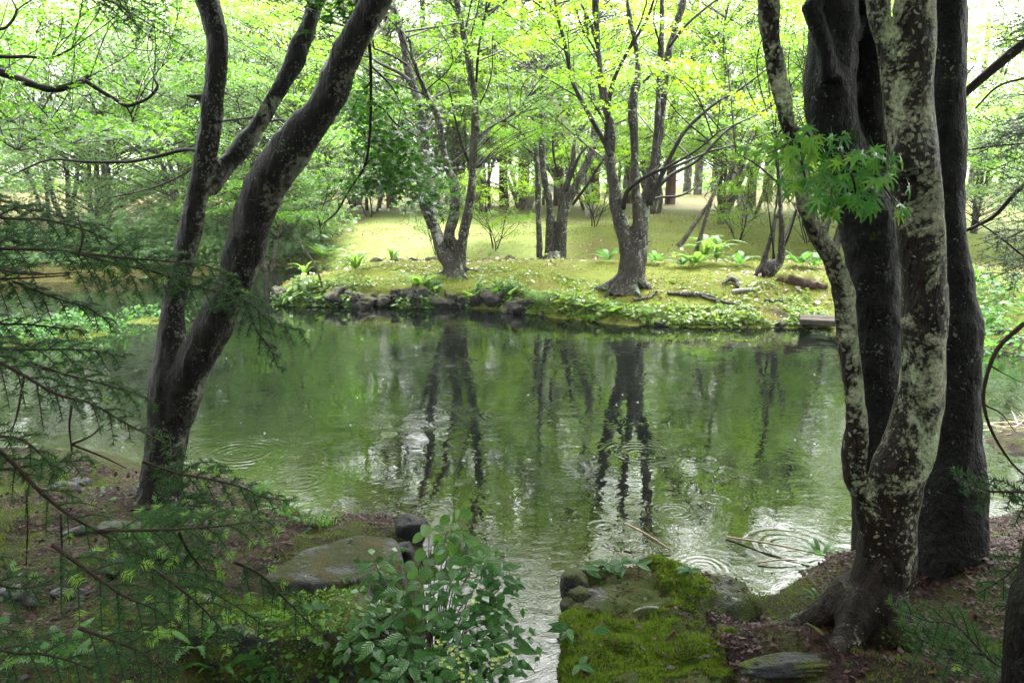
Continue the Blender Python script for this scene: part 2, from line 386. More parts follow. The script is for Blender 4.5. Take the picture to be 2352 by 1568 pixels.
def terrain(x, y, zones=False):
    x = np.asarray(x, float); y = np.asarray(y, float)
    wob = .10 * fbm2(x, y, 1.7, 3, 5); wobn = .05 * fbm2(x, y, 3.1, 3, 6)
    si = sdist(ISLAND, x, y) + wob; sm = sdist(MAIN, x, y) + wob; sl = sdist(NEARL, x, y) + wobn; sr = sdist(NEARR, x, y) + wobn; sb = sdist(BAR, x, y) + wobn
    left = 1 - sstep(.6, 2.2, x)                      # rocky steep edge on the left half of the island, soft one on the right
    zi = (.12 + .22 * left) * sstep(0, .22, si) + (.50 - .20 * left) * sstep(.1, 1.7, si) + .10 * sstep(1.2, 3.2, si)
    zi += .05 * fbm2(x, y, .7, 3, 1) * sstep(.2, 1, si) + .018 * fbm2(x, y, 5, 3, 2) * sstep(.05, .4, si)
    zm = .32 * sstep(0, .5, sm) + .38 * sstep(.4, 3, sm) + .030 * np.clip(y - 20, 0, 60) * sstep(0, 2, sm) + .5 * sstep(60, 150, y)
    zm += (.16 * fbm2(x, y, .18, 3, 3) + .06 * fbm2(x, y, .8, 3, 4)) * sstep(.5, 3, sm)
    zm += .55 * np.exp(-(((x - 5.0) / 4.5) ** 2 + ((y - 27) / 3.5) ** 2))
    dd = ldist(DITCH, x, y); cut = 1 - sstep(.18, .55, dd)
    zl = .10 * sstep(0, .10, sl) + .30 * sstep(.05, 1.9, sl) + .10 * sstep(1.8, 3.5, sl) + (.05 * fbm2(x, y, 1.6, 3, 8) + .018 * fbm2(x, y, 7, 3, 9)) * sstep(.05, .4, sl)
    fx = x + .0
    zl = zl - .38 * sstep(-1.55, -1.15, fx) * (1 - sstep(3.2, 3.7, y))       # the hollow in front of the left stones
    zr = .10 * sstep(0, .15, sr) + .34 * sstep(.05, 1.5, sr) + (.05 * fbm2(x, y, 1.6, 3, 10) + .014 * fbm2(x, y, 8, 3, 11)) * sstep(.05, .4, sr)
    zr = zr - .42 * (1 - sstep(.72, .98, x)) * sstep(0, .3, sr)
    zb = .10 * sstep(0, .25, sb)
    land = np.maximum.reduce([si, sm, sl, sr, sb])
    z = np.maximum.reduce([np.where(si > 0, zi, -9), np.where(sm > 0, zm, -9), np.where(sl > 0, zl, -9), np.where(sr > 0, zr, -9), np.where(sb > 0, zb, -9)])
    for ix, iy, r, h in ISLETS:
        s = r * .8 - np.hypot((x - ix) / 1.5, y - iy) + wob; land = np.maximum(land, s); z = np.where(s > 0, np.maximum(z, h * sstep(0, .5, s)), z)
    bed = -.05 - .55 * sstep(0, 1.6, -land)
    z = np.where(land > 0, z, bed)
    z = z - cut * (np.clip(z, 0, 2) + .25)
    if not zones: return z
    near = np.maximum.reduce([sl, sr, sb]) > -.6
    near = near & (y < 9)
    return z, near.astype(float), si, sm
def H(x, y): return float(terrain(np.array([x]), np.array([y]))[0])
def G(px, py):
    """where the sight line through a picture point meets the ground"""
    d = ray(px, py); t = np.concatenate([np.arange(2.0, 30, .03), np.arange(30, 90, .25)]) / d[1]
    P = CAM + d * t[:, None]; z = terrain(P[:, 0], P[:, 1]); k = np.argmax(P[:, 2] <= z)
    if P[k, 2] > z[k]: k = len(t) - 1
    p = P[k].copy(); p[2] = z[k]; return p
def on(x, y, dz=0.0): return np.array([x, y, H(x, y) + dz])

def axis(lo, f0, f1, hi, step, grow=1.13):
    a = list(np.arange(f0, f1 + step / 2, step)); s = step
    while a[-1] < hi: s *= grow; a.append(a[-1] + s)
    s = step
    while a[0] > lo: s *= grow; a.insert(0, a[0] - s)
    return np.array(a)
gx = axis(-700, -9, 9, 700, .06)
gy = np.concatenate([axis(-5.9, 1.8, 7.2, 7.2, .045)[:-1], np.arange(7.2, 12.5, .14), np.arange(12.5, 23, .06), axis(23, 23, 23, 800, .08, 1.1)])
gy = np.unique(gy)
GX, GY = np.meshgrid(gx, gy, indexing='ij')
GZ, NEARZ, SI, SM = terrain(GX, GY, True)
nx, ny = GX.shape
ii, jj = np.meshgrid(np.arange(nx - 1), np.arange(ny - 1), indexing='ij')
Q = np.stack([ii * ny + jj, (ii + 1) * ny + jj, (ii + 1) * ny + jj + 1, ii * ny + jj + 1], -1).reshape(-1, 4)

def ground_mat():
    t = NT('ground'); tc = t.n('TexCoord').outputs['Object']
    near = t.n('Attribute', attribute_name='near').outputs['Fac']; far = t.n('Attribute', attribute_name='wood').outputs['Fac']
    soil_e = t.n('Attribute', attribute_name='bank').outputs['Fac']
    g1 = t.noise(55, 4, .7, tc); g2 = t.noise(1.1, 5, .65, tc); g3 = t.noise(9, 4, .6, tc)
    lawn = t.mix(t.step(g1, .28, .72), (.075, .105, .009), (.155, .19, .019))
    lawn = t.mix(t.step(g3, .5, .68, 0, .6), lawn, (.11, .075, .02))
    lawn = t.mix(t.step(g2, .55, .68, 0, .45), lawn, (.14, .075, .035))
    soil = t.mix(t.step(g1, .3, .7), (.007, .0035, .003), (.024, .011, .008))
    lawn = t.mix(t.step(t.noise(24, 5, .7, tc), .52, .66, 0, .55), lawn, (.05, .055, .008))
    lawn = t.mix(t.step(t.noise(4.2, 6, .72, tc), .56, .64, 0, .55), lawn, (.10, .055, .02))
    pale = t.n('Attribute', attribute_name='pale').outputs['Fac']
    lawn = t.mix(t.math('MULTIPLY', pale, t.step(g3, .3, .6, .55, 1)), lawn, t.mix(t.step(g1, .3, .7), (.22, .27, .075), (.34, .40, .13)))  # lighter lawn colour stands in for strong sky light in the clearing
    lawn = t.mix(soil_e, lawn, soil)
    wood = t.mix(t.step(g3, .35, .7), (.075, .05, .025), (.11, .12, .02))
    lawn = t.mix(far, lawn, wood)
    m = t.step(t.math('ADD', t.noise(2.3, 5, .62, tc), t.math('MULTIPLY', t.noise(14, 3, .6, tc), .12)), .52, .59)
    mossc = t.mix(t.step(t.noise(110, 3, .7, tc), .3, .7), (.010, .016, .003), (.055, .062, .008))
    mossc = t.mix(t.step(g3, .5, .7, 0, .7), mossc, (.045, .026, .010))
    nearc = t.mix(m, soil, mossc)
    col = t.mix(near, lawn, nearc)
    h = t.math('ADD', g1, t.math('MULTIPLY', g3, 1.2))
    return t.done(t.bsdf(col, .85, t.bump(h, 1.0, .06), .15))
bank = sstep(.02, .10, SI) * (1 - sstep(.25, .75 + .3 * fbm2(GX, GY, 1.1, 2, 21), SI)) * sstep(.2, 1.2, GX + .8 * fbm2(GX, GY, .9, 2, 22))
bank = np.clip(bank * sstep(-.15, .35, fbm2(GX, GY, 1.3, 3, 24)) * 1.2, 0, 1)
hump = .55 * np.exp(-(((GX - 4.6) / 3.2) ** 2 + ((GY - 25.5) / 1.6) ** 2)) * sstep(-.2, .3, fbm2(GX, GY, .6, 3, 31))
path_ = np.exp(-(((GX - 2.0 - (GY - 19) * .1) / .5) ** 2)) * sstep(17.6, 18.5, GY) * (1 - sstep(22, 24, GY))
wood = np.clip(.9 * (1 - sstep(-6.2, -5.0, GX)) * sstep(18.5, 19.5, GY) + sstep(32, 44, GY + 3 * fbm2(GX, GY, .15, 2, 23)) + hump + .9 * path_, 0, 1)
pale = sstep(20.6, 22, GY) * (1 - sstep(30, 38, GY)) * (1 - sstep(.5, 3.5, GX + .8 * fbm2(GX, GY, .5, 2, 41))) * sstep(-7, -5, GX) + .35 * sstep(21, 23, GY) * (1 - sstep(30, 36, GY)) * sstep(3, 5, GX)  # where the clearing's open-sky brightness is put into the lawn colour
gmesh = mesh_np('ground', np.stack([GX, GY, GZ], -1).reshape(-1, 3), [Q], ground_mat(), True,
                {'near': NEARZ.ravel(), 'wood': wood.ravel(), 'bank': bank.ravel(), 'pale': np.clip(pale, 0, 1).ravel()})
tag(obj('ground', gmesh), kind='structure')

# ------------------------------------------------------------------ water
def water_mat():
    t = NT('water'); tc = t.n('TexCoord').outputs['Object']
    def rings(scale, k, width, seed, chance, rmax):
        mp0 = t.n('Mapping', {0: tc}); mp0.inputs['Location'].default_value = (seed, seed * 1.7, 0)
        wb = t.n('TexNoise', {'Scale': 4.0, 'Detail': 2.0, 'Vector': tc}); mp = t.n('VectorMath', {0: wb.outputs['Color']}, operation='MULTIPLY_ADD'); mp.inputs[1].default_value = (.05, .05, 0); t.set(mp.inputs[2], mp0.outputs[0])
        v = t.n('TexVoronoi', {'Scale': scale, 'Vector': mp}, voronoi_dimensions='2D'); d = t.math('DIVIDE', v.outputs['Distance'], scale)
        c = t.n('SeparateColor', {0: v.outputs['Color']})
        R = t.math('MULTIPLY', c.outputs[0], rmax)
        q = t.math('DIVIDE', t.math('SUBTRACT', d, R), t.math('MULTIPLY_ADD', R, .5, width))
        env = t.math('EXPONENT', t.math('MULTIPLY', t.math('MULTIPLY', q, q), -1.0))
        s = t.math('SINE', t.math('MULTIPLY', t.math('SUBTRACT', d, R), k))
        on_ = t.math('LESS_THAN', c.outputs[1], chance)
        brk = t.step(t.noise(6, 3, .6, tc), .35, .65, .25, 1.0)
        amp = t.math('MULTIPLY', t.math('MULTIPLY', on_, brk), t.math('MULTIPLY_ADD', c.outputs[2], .8, .2))
        return t.math('MULTIPLY', t.math('MULTIPLY', env, s), amp)
    r1 = rings(1.1, 85, .05, 3.1, .5, .34)
    r2 = rings(2.3, 140, .03, 11.7, .36, .15)
    r3 = rings(5.0, 260, .012, 23.3, .35, .06)
    mp = t.n('Mapping', {0: tc}); mp.inputs['Scale'].default_value = (1, 1.35, 1)
    w1 = t.noise(3.2, 2, .5, mp); w2 = t.noise(14, 2, .5, mp)
    amp = t.step(t.noise(.5, 2, .5, tc), .4, .65, .45, 1.4)
    # livelier flow where the pond empties between the two near stones
    sx = t.n('SeparateXYZ', {0: tc}); out = t.step(t.math('ADD', sx.outputs['Y'], t.math('MULTIPLY', t.noise(.9, 3, .6, tc), 2.0)), 6.4, 4.2)
    h = t.math('ADD', t.math('MULTIPLY', r1, .0012), t.math('ADD', t.math('MULTIPLY', r2, .0007), t.math('MULTIPLY', r3, .0004)))
    h = t.math('ADD', h, t.math('MULTIPLY', t.math('MULTIPLY', w1, amp), .0032))
    h = t.math('ADD', h, t.math('MULTIPLY', t.math('MULTIPLY', w2, amp), .0007))
    flow = t.math('MULTIPLY', t.noise(7, 3, .6, tc, 1.0), .006)
    h = t.math('ADD', h, t.math('MULTIPLY', flow, out))
    nv = t.bump(h, 1.0, 1.0)
    body = t.mix(t.step(t.noise(.45, 4, .6, tc), .35, .65), (.0010, .0017, .0013), (.0024, .0034, .0026))
    sh = t.n('Attribute', attribute_name='shallow').outputs['Fac']
    peb = t.mix(t.step(t.noise(16, 4, .65, tc), .4, .62), (.008, .009, .004), (.032, .03, .011))
    body = t.mix(t.math('MULTIPLY', sh, .55), body, peb)
    return t.done(t.bsdf(body, .015, nv, .5, IOR=1.34))
wx = axis(-70, -7, 7, 70, .12, 1.25); wy = np.concatenate([np.arange(-5.9, 1.5, .5), np.arange(1.5, 8, .1), np.arange(8, 24, .25), [26, 30]])
WX, WY = np.meshgrid(wx, wy, indexing='ij')
wl = np.maximum.reduce([sdist(NEARL, WX, WY), sdist(NEARR, WX, WY)])
shallow = np.clip(np.exp(-(np.clip(-wl, 0, 9) / .45)), 0, 1) * (WY < 8)
a, b = WX.shape; ii, jj = np.meshgrid(np.arange(a - 1), np.arange(b - 1), indexing='ij')
wm = mesh_np('water', np.stack([WX, WY, 0 * WX], -1).reshape(-1, 3), [np.stack([ii * b + jj, (ii + 1) * b + jj, (ii + 1) * b + jj + 1, ii * b + jj + 1], -1).reshape(-1, 4)],
             water_mat(), True, {'shallow': shallow.ravel()})
tag(obj('water', wm), kind='structure')

# ------------------------------------------------------------------ leaves
def star_leaf(angs, lens, base=.16):
    V = []; F = []
    for a, l in zip(angs, lens):
        a = math.radians(a); c, s = math.cos(a), math.sin(a); k = len(V)
        V += [(-s * base * .5, c * base * .5, 0), (c * l, s * l, -.12 * l), (s * base * .5, -c * base * .5, 0)]; F.append((k, k + 2, k + 1))
    return np.array(V), np.array(F)
LEAF5 = star_leaf((-105, -52, 0, 52, 105), (.55, .85, 1, .85, .55), .34)
LEAF3 = star_leaf((-62, 0, 62), (.8, 1, .8), .42)
KITE = (np.array([(0, 0, 0), (.45, .36, .02), (1, 0, -.1), (.45, -.36, .02)]), np.array([(0, 3, 1), (3, 2, 1)]))
NEEDLE = (np.array([(0, .055, 0), (0, -.055, 0), (1, 0, -.06)]), np.array([(0, 1, 2)]))
def leaves_geo(g, P, T, N, S, leaf):
    """P points, T tip directions, N normals, S sizes"""
    T = nrm(T); N = nrm(N - T * (N * T).sum(-1, keepdims=True)); B = np.cross(N, T)
    L, F = leaf; n = len(P); k = len(L)
    V = P[:, None] + S[:, None, None] * (L[None, :, 0:1] * T[:, None] + L[None, :, 1:2] * B[:, None] + L[None, :, 2:3] * N[:, None])
    g.add(V.reshape(-1, 3), (F[None] + (np.arange(n) * k)[:, None, None]).reshape(-1, 3))
def spray_leaves(g, rng, C, R, n, size, leaf, out=None, droop=.35, thick=.07, tilt=.35):
    """flat layered sprays of leaves: C centres (S,3), R radii (S,)"""
    S = len(C); idx = np.repeat(np.arange(S), n); m = len(idx)
    ph = rng.uniform(0, 2 * np.pi, m); rr = np.sqrt(rng.uniform(0, 1, m)) * (1 + .25 * rng.normal(size=m) * .5)
    lx, ly = rr * np.cos(ph) * 1.2, rr * np.sin(ph) * .75
    if out is None: out = rng.uniform(0, 2 * np.pi, S)
    ca, sa = np.cos(out)[idx], np.sin(out)[idx]; Rm = R[idx]
    tl = rng.normal(0, .18, (S, 2))[idx]
    x = (lx * ca - ly * sa) * Rm; y = (lx * sa + ly * ca) * Rm
    z = -droop * Rm * (rr ** 2) * .6 + tl[:, 0] * x + tl[:, 1] * y + rng.normal(0, thick, m)
    P = C[idx] + np.stack([x, y, z], -1)
    T = np.stack([ca * 1.0 + rng.normal(0, .8, m), sa + rng.normal(0, .8, m), -.35 + rng.normal(0, .3, m)], -1)
    N = np.stack([rng.normal(0, tilt, m), rng.normal(0, tilt, m), np.ones(m)], -1)
    leaves_geo(g, P, T, N, size * rng.uniform(.65, 1.25, m), leaf)
    return out
def twigs(g, rng, C, attach, r0=.018, r1=.004, seg=4, sag=.12):
    for c, a in zip(C, attach):
        d = c - a; L = np.linalg.norm(d); m = a + d * .5 + np.array([rng.normal(0, .1), rng.normal(0, .1), sag * rng.uniform(-.3, 1)]) * L
        P = catmull(np.array([a, m, c]), 4); tube(g, P, np.linspace(r0 * (.5 + .3 * L), r1, len(P)), seg, cap=False)
        for _ in range(2):
            s = P[rng.integers(3, len(P) - 1)]; e = s + nrm(d) * .35 * L * .6 + rng.normal(0, .22, 3) * min(L, 1.4)
            tube(g, np.array([s, (s + e) / 2 + rng.normal(0, .03, 3), e]), [r1 * 1.6, r1 * 1.2, r1 * .6], 3, cap=False)
def crown_points(rng, n, c, R, h0, h1, flat=.5, inner=.25):
    u = rng.uniform(0, 1, n); z = h0 + (h1 - h0) * u
    prof = np.sqrt(np.clip(1 - (np.abs(u - flat) / max(flat, 1 - flat)) ** 2.2, .08, 1))
    r = R * prof * np.sqrt(rng.uniform(inner, 1, n)); ph = rng.uniform(0, 2 * np.pi, n)
    return np.stack([c[0] + r * np.cos(ph), c[1] + r * np.sin(ph), z], -1)
def nearest_attach(rng, C, stems, drop=.5):
    """for each spray a point on the stems, a little lower than the spray"""
    S = np.vstack(stems); out = []
    for c in C:
        d = np.hypot(S[:, 0] - c[0], S[:, 1] - c[1]) + 1.2 * np.abs(S[:, 2] - (c[2] - drop - .25 * np.hypot(S[:, 0] - c[0], S[:, 1] - c[1])))
        out.append(S[np.argmin(d)])
    return np.array(out)

# ------------------------------------------------------------------ trees traced stem by stem; each stem is (x, y, width) on the sheet, at a depth
def stem_path(pts, Y, base=None, dY=0.0, n=6, bend=None):
    k = len(pts); P = []; R = []
    for i, (x, y, w) in enumerate(pts):
        yy = Y + dY * i / max(1, k - 1) + (bend[i] if bend else 0)
        p = at(x, y, yy); P.append(p); R.append(w * .5 * yy / (F_PX * (1.13 if yy < 8 else 1.22)))
    A = catmull(np.column_stack([np.array(P), np.array(R)]), n)
    return A[:, :3], np.maximum(A[:, 3], .004)
def extend_up(P, R, rng, dz, spread=.35, taper=.35, n=5):
    """carry a stem on above the frame"""
    d = nrm(P[-1] - P[-3]); d[2] = max(d[2], .6); q = [P[-1]]; 
    for i in range(n):
        d = nrm(d + rng.normal(0, spread * .4, 3) + np.array([0, 0, .15])); q.append(q[-1] + d * dz / n)
    A = catmull(np.column_stack([np.array(q), np.linspace(R[-1], R[-1] * taper, n + 1)]), 3)
    return np.vstack([P[:-1], A[:, :3]]), np.concatenate([R[:-1], A[:, 3]])

def traced_tree(name, label, cat, base, stems, mat, voxel, smooth_it, disp, roots=(), seg=14, thin=(), thin_mat=None):
    t = thing(name, label, cat, base)
    g = Geo()
    for P, R in list(stems) + list(roots): tube(g, P, R, seg)
    me = remesh(g, voxel, smooth_it, mat, 'trunk', base, disp); obj('trunk', me, t)
    for P, R in thin:
        b = Geo(); tube(b, P, R, 7, (.12, .08)); obj('branch', b.mesh('branch', thin_mat or mat, True, base), t)
    return t
def add_crown(t, rng, C, R, nleaf, size, leaf, mat, stems, twig_mat=None, droop=.35, r0=.014, tw=True, thick=.07):
    off = np.array(t.location)
    g = Geo(); spray_leaves(g, rng, C, R, nleaf, size, leaf, None, droop, thick)
    obj('crown', g.mesh('crown', mat, False, off), t)
    if tw:
        g = Geo(); twigs(g, rng, C, nearest_attach(rng, C, stems), r0)
        obj('twigs', g.mesh('twigs', twig_mat or M['twig'], True, off), t)['kind'] = 'stuff'

# --- left maple over the near bank
rg = rng_(11)
b0 = G(372, 1150); Y0 = b0[1]
L1 = stem_path([(366, 1190, 120), (376, 1110, 112), (388, 1000, 106), (398, 900, 118), (400, 800, 88), (398, 720, 66), (410, 640, 62), (440, 520, 62), (462, 400, 58), (482, 280, 52), (496, 150, 54), (498, 80, 52), (474, 0, 50), (450, -60, 48)], Y0, dY=.2)
L2 = stem_path([(405, 960, 90), (440, 850, 100), (480, 770, 92), (525, 680, 90), (556, 590, 92), (588, 480, 94), (628, 400, 98), (690, 320, 92), (745, 245, 86), (785, 165, 80), (820, 80, 76), (862, 0, 70), (890, -60, 66)], Y0, dY=-.25)
L3 = stem_path([(478, 440, 46), (512, 392, 46), (552, 345, 42), (592, 292, 40), (636, 215, 38), (676, 140, 36), (712, 50, 32), (735, -20, 30)], Y0 + .15, dY=.5)
Lst = [extend_up(*L1, rg, 3.0), extend_up(*L2, rg, 3.2), extend_up(*L3, rg, 2.6)]
stub1 = stem_path([(478, 236, 30), (462, 228, 22), (448, 222, 17), (424, 220, 14)], Y0 + .14)
stub2 = stem_path([(600, 400, 30), (588, 385, 20), (582, 372, 16)], Y0 - .1)
rts = [(catmull(np.array([b0 + [0, 0, .25], on(b0[0] + dx * .2, b0[1] + dy * .2, .02), on(b0[0] + dx * .5, b0[1] + dy * .5, -.05)]), 5), np.linspace(.10, .03, 11)) for dx, dy in ((-.5, .1), (-.2, -.5), (.35, -.3), (.3, .3))]
thin = [stem_path([(456, 345, 11), (420, 345, 10), (350, 362, 9), (290, 372, 9), (200, 372, 7), (110, 368, 5), (30, 402, 3)], Y0 + .2, dY=.6),
        stem_path([(452, 382, 5), (400, 412, 5), (340, 435, 4), (250, 455, 3)], Y0 + .2, dY=.5),
        stem_path([(610, 265, 7), (560, 272, 5), (510, 278, 4)], Y0 + .3, dY=.4), stem_path([(660, 280, 7), (640, 275, 6), (572, 292, 3)], Y0 + .3, dY=.4)]
LEFT = traced_tree('maple_tree', 'dark wet twin-trunked maple leaning over the left near bank', 'tree', b0, Lst + [stub1, stub2], M['bark_left'], .018, 4,
                   [(.018, .22, 3, .5), (.009, .06, 4, .35)], rts, 16, thin, M['twig'])
C = np.array([at(740, 8, Y0 + .3), at(800, -12, Y0), at(770, -30, Y0 + .2), at(815, 5, Y0 + .3)]); g = Geo(); spray_leaves(g, rg, C, rg.uniform(.18, .3, len(C)), 60, .06, LEAF5); obj('leafy_twig', g.mesh('leafy_twig', M['maple_dark'], False, b0), LEFT)
C = crown_points(rg, 170, (-1.6, Y0 + 1.2), 4.6, 5.2, 9.5, .4, .02)
add_crown(LEFT, rg, C, rg.uniform(.5, .85, len(C)), 190, .12, KITE, M['maple_dark'], [p for p, r in Lst])

# --- lichened maple at the right, two stems from one foot
rg = rng_(12)
b0 = G(1985, 1470); Y0 = b0[1]
A0 = stem_path([(1975, 1540, 215), (1985, 1470, 195), (2010, 1370, 165), (2035, 1280, 158), (2045, 1180, 150), (2065, 1100, 150), (2100, 1000, 130), (2112, 880, 112), (2120, 750, 108), (2122, 620, 110), (2108, 480, 118), (2092, 360, 118), (2090, 240, 108), (2098, 120, 100), (2105, 0, 92), (2112, -60, 90)], Y0, dY=.1)
A1 = stem_path([(2020, 1240, 90), (1985, 1150, 70), (1958, 1080, 66), (1966, 990, 58), (1962, 880, 58), (1945, 760, 60), (1935, 660, 60), (1912, 600, 58), (1868, 520, 54), (1842, 450, 50), (1836, 380, 44), (1815, 290, 42), (1790, 200, 40), (1776, 120, 42), (1766, 40, 44), (1758, -40, 44)], Y0, dY=-.15)
A2 = stem_path([(2085, 400, 90), (2070, 300, 80), (2052, 200, 62), (2035, 110, 50), (2016, 30, 48), (2000, -50, 44)], Y0 + .03, dY=.1)
Ast = [extend_up(*A0, rg, 3.2), extend_up(*A1, rg, 2.8), extend_up(*A2, rg, 2.4)]
rts = [(catmull(np.array([b0 + [dx * .12, dy * .12, .22], on(b0[0] + dx * .5, b0[1] + dy * .5, .03), on(b0[0] + dx, b0[1] + dy, -.04)]), 5), np.linspace(.10, .03, 11)) for dx, dy in ((-.42, .12), (-.3, -.3), (.3, -.35), (.45, .15), (-.1, .4))]
RIGHT = traced_tree('maple_tree', 'pale lichen-patched maple with two curving stems on the right near bank', 'tree', b0, Ast, M['bark_lichen'], .015, 4,
                    [(.012, .18, 7, .6), (.006, .05, 8, .4)], rts, 18)
C = crown_points(rg, 160, (2.4, Y0 + 1.4), 4.2, 5.0, 9.0, .4, .02)
add_crown(RIGHT, rg, C, rg.uniform(.5, .85, len(C)), 190, .12, KITE, M['maple_dark'], [p for p, r in Ast])

# the leafy maple spray that hangs in front of the two right trunks: every leaf is a part
def palmate(seed, mat='sprig'):
    r = rng_(seed); V = [(0, 0, 0)]; ring = []
    angs = np.array([-128, -84, -41, 0, 41, 84, 128]) + r.normal(0, 4, 7); lens = np.array([.38, .70, .92, 1.0, .92, .70, .38]) * r.uniform(.92, 1.08, 7)
    def pt(a, l, dz=0): a = math.radians(a); return (l * math.cos(a), l * math.sin(a), -.34 * l * l + dz)
    for i, (a, l) in enumerate(zip(angs, lens)):
        if i == 0: ring.append(pt(a - 25, .14))
        ring += [pt(a - 10.5, l * .52, .02), pt(a - 6.5, l * .76, .01), pt(a, l), pt(a + 6.5, l * .76, .01), pt(a + 10.5, l * .52, .02)]
        ring.append(pt((a + angs[i + 1]) / 2, .27, -.03) if i < 6 else pt(a + 25, .14))
    V += ring; n = len(ring)
    F = [(0, i, i + 1) for i in range(1, n)]
    st = len(V); V += [(-.02, .012, 0), (-.02, -.012, 0), (-.75, .010, .10), (-.75, -.010, .10)]; F += [(st, st + 1, st + 3), (st, st + 3, st + 2)]
    return mesh_np('maple_leaf', np.array(V), [np.array(F)], M[mat], True)
PALM = [palmate(s) for s in range(4)]; PALM_LIGHT = [palmate(s, 'sprig_light') for s in range(4)]
def basis_euler(T, N):
    T = nrm(T); N = nrm(N - T * np.dot(N, T)); B = np.cross(N, T)
    return Matrix(((T[0], B[0], N[0]), (T[1], B[1], N[1]), (T[2], B[2], N[2]))).to_euler()
rg = rng_(13); YS = Y0 - .35
sprig_twigs = [[(1848, 300), (1880, 330), (1930, 350), (1985, 375), (2035, 395)], [(1880, 330), (1900, 390), (1910, 430), (1905, 470)], [(1850, 310), (1810, 330), (1775, 350)],
               [(1930, 350), (1955, 400), (1965, 440), (1962, 470)], [(1985, 375), (2010, 400), (2045, 450), (2055, 470)], [(1835, 330), (1840, 370), (1850, 410), (1852, 450)]]
off = np.array(RIGHT.location); gt = Geo(); nleaf = 0
base_t = catmull(np.array([at(1822, 300, Y0 - .12), at(1835, 296, YS + .1), at(1848, 300, YS)]), 4); tube(gt, base_t, np.linspace(.009, .0055, len(base_t)), 5, cap=False)
for q, tw in enumerate(sprig_twigs):
    P = catmull(np.array([at(x, y, YS + .10 * math.sin(i * 1.3 + q)) for i, (x, y) in enumerate(tw)]), 4); tube(gt, P, np.linspace(.0055, .002, len(P)), 5, cap=False)
    for k in range(1, len(P)):
        for s in (-1, 1):
            for rep in range(2 if q in (0, 1, 3) else 1):
                if rg.uniform() < .30: continue
                p = P[k] + np.array([s * rg.uniform(.02, .09), rg.uniform(-.10, .10), rg.uniform(-.05, .035)])
                sx, sy, _ = proj(p)
                T = np.array([s * rg.uniform(.1, .9), rg.uniform(-.6, .2), -rg.uniform(.35, 1.0)]); N = np.array([rg.normal(0, .35), -.75 + rg.normal(0, .3), .75])
                obj('leaf', (PALM_LIGHT if rg.uniform() < (.85 if q == 2 else .5 if q == 5 else .08) else PALM)[rg.integers(4)], RIGHT, p - off, basis_euler(T, N), rg.uniform(.032, .060)); nleaf += 1
obj('leafy_twig', gt.mesh('leafy_twig', M['twig'], True, off), RIGHT)

# --- the two dark evergreens just behind it
rg = rng_(14)
b0 = G(2060, 1260); Y1 = b0[1] + .25; b0 = on(b0[0], Y1)
D0 = stem_path([(2040, 1330, 190), (2030, 1180, 160), (2022, 1000, 140), (2015, 820, 128), (2008, 680, 128), (1998, 560, 132), (1975, 450, 128), (1938, 360, 118), (1912, 260, 118), (1908, 170, 126), (1912, 70, 116), (1914, -40, 112)], Y1)
D1 = stem_path([(2020, 620, 110), (2015, 480, 96), (2008, 330, 88), (2004, 150, 80), (2006, 0, 78), (2006, -60, 76)], Y1 + .06)
Dstub = stem_path([(1905, 185, 46), (1896, 120, 44), (1880, 60, 42), (1862, 18, 36), (1852, 8, 30)], Y1 - .14)
Dst = [extend_up(*D0, rg, 5, .2), extend_up(*D1, rg, 5, .2), Dstub]
DK1 = traced_tree('evergreen_tree', 'dark twin-stemmed trunk with a stub limb behind the lichened maple', 'tree', b0, Dst, M['bark_dark'], .02, 4, [(.016, .2, 31, .8), (.006, .05, 32, .6)], (), 18)
C = crown_points(rg, 120, (2.6, Y1 + .5), 3.6, 5.4, 11, .45, .02)
add_crown(DK1, rg, C, rg.uniform(.5, .8, len(C)), 120, .10, KITE, M['maple_dark'], [p for p, r in Dst])
b0 = G(2195, 1310); Y2 = b0[1] + .15; b0 = on(b0[0], Y2)
E0 = stem_path([(2185, 1390, 190), (2178, 1310, 205), (2182, 1180, 190), (2182, 1050, 165), (2192, 900, 135), (2198, 760, 122), (2190, 620, 86), (2176, 480, 84), (2174, 300, 98), (2178, 120, 96), (2180, -40, 92)], Y2)
Est = [extend_up(*E0, rg, 5, .2)]
DK2 = traced_tree('evergreen_tree', 'dark straight trunk to the right of and behind the lichened maple', 'tree', b0, Est, M['bark_dark'], .02, 4, [(.014, .2, 33, .8), (.005, .05, 34, .6)], (), 18)
C = crown_points(rg, 110, (4.2, Y2 + .3), 3.6, 5.4, 11, .45, .02)
add_crown(DK2, rg, C, rg.uniform(.5, .8, len(C)), 120, .10, KITE, M['maple_dark'], [p for p, r in Est])
# near trunk cut by the bottom right corner
g0 = on(1.30, 1.62)
P = catmull(np.array([g0 + [-.02, 0, -.1], at(2385, 1500, 1.62), at(2420, 1300, 1.66), at(2450, 1000, 1.75), at(2470, 500, 1.85), at(2480, -300, 2.0)]), 5)
t = thing('sapling_tree', 'dark slanting trunk cut off by the bottom right corner', 'tree', g0)
g = Geo(); tube(g, P, np.linspace(.075, .05, len(P)), 16, (.06, .15), 3); obj('trunk', g.mesh('trunk', M['bark_left'], True, g0), t)

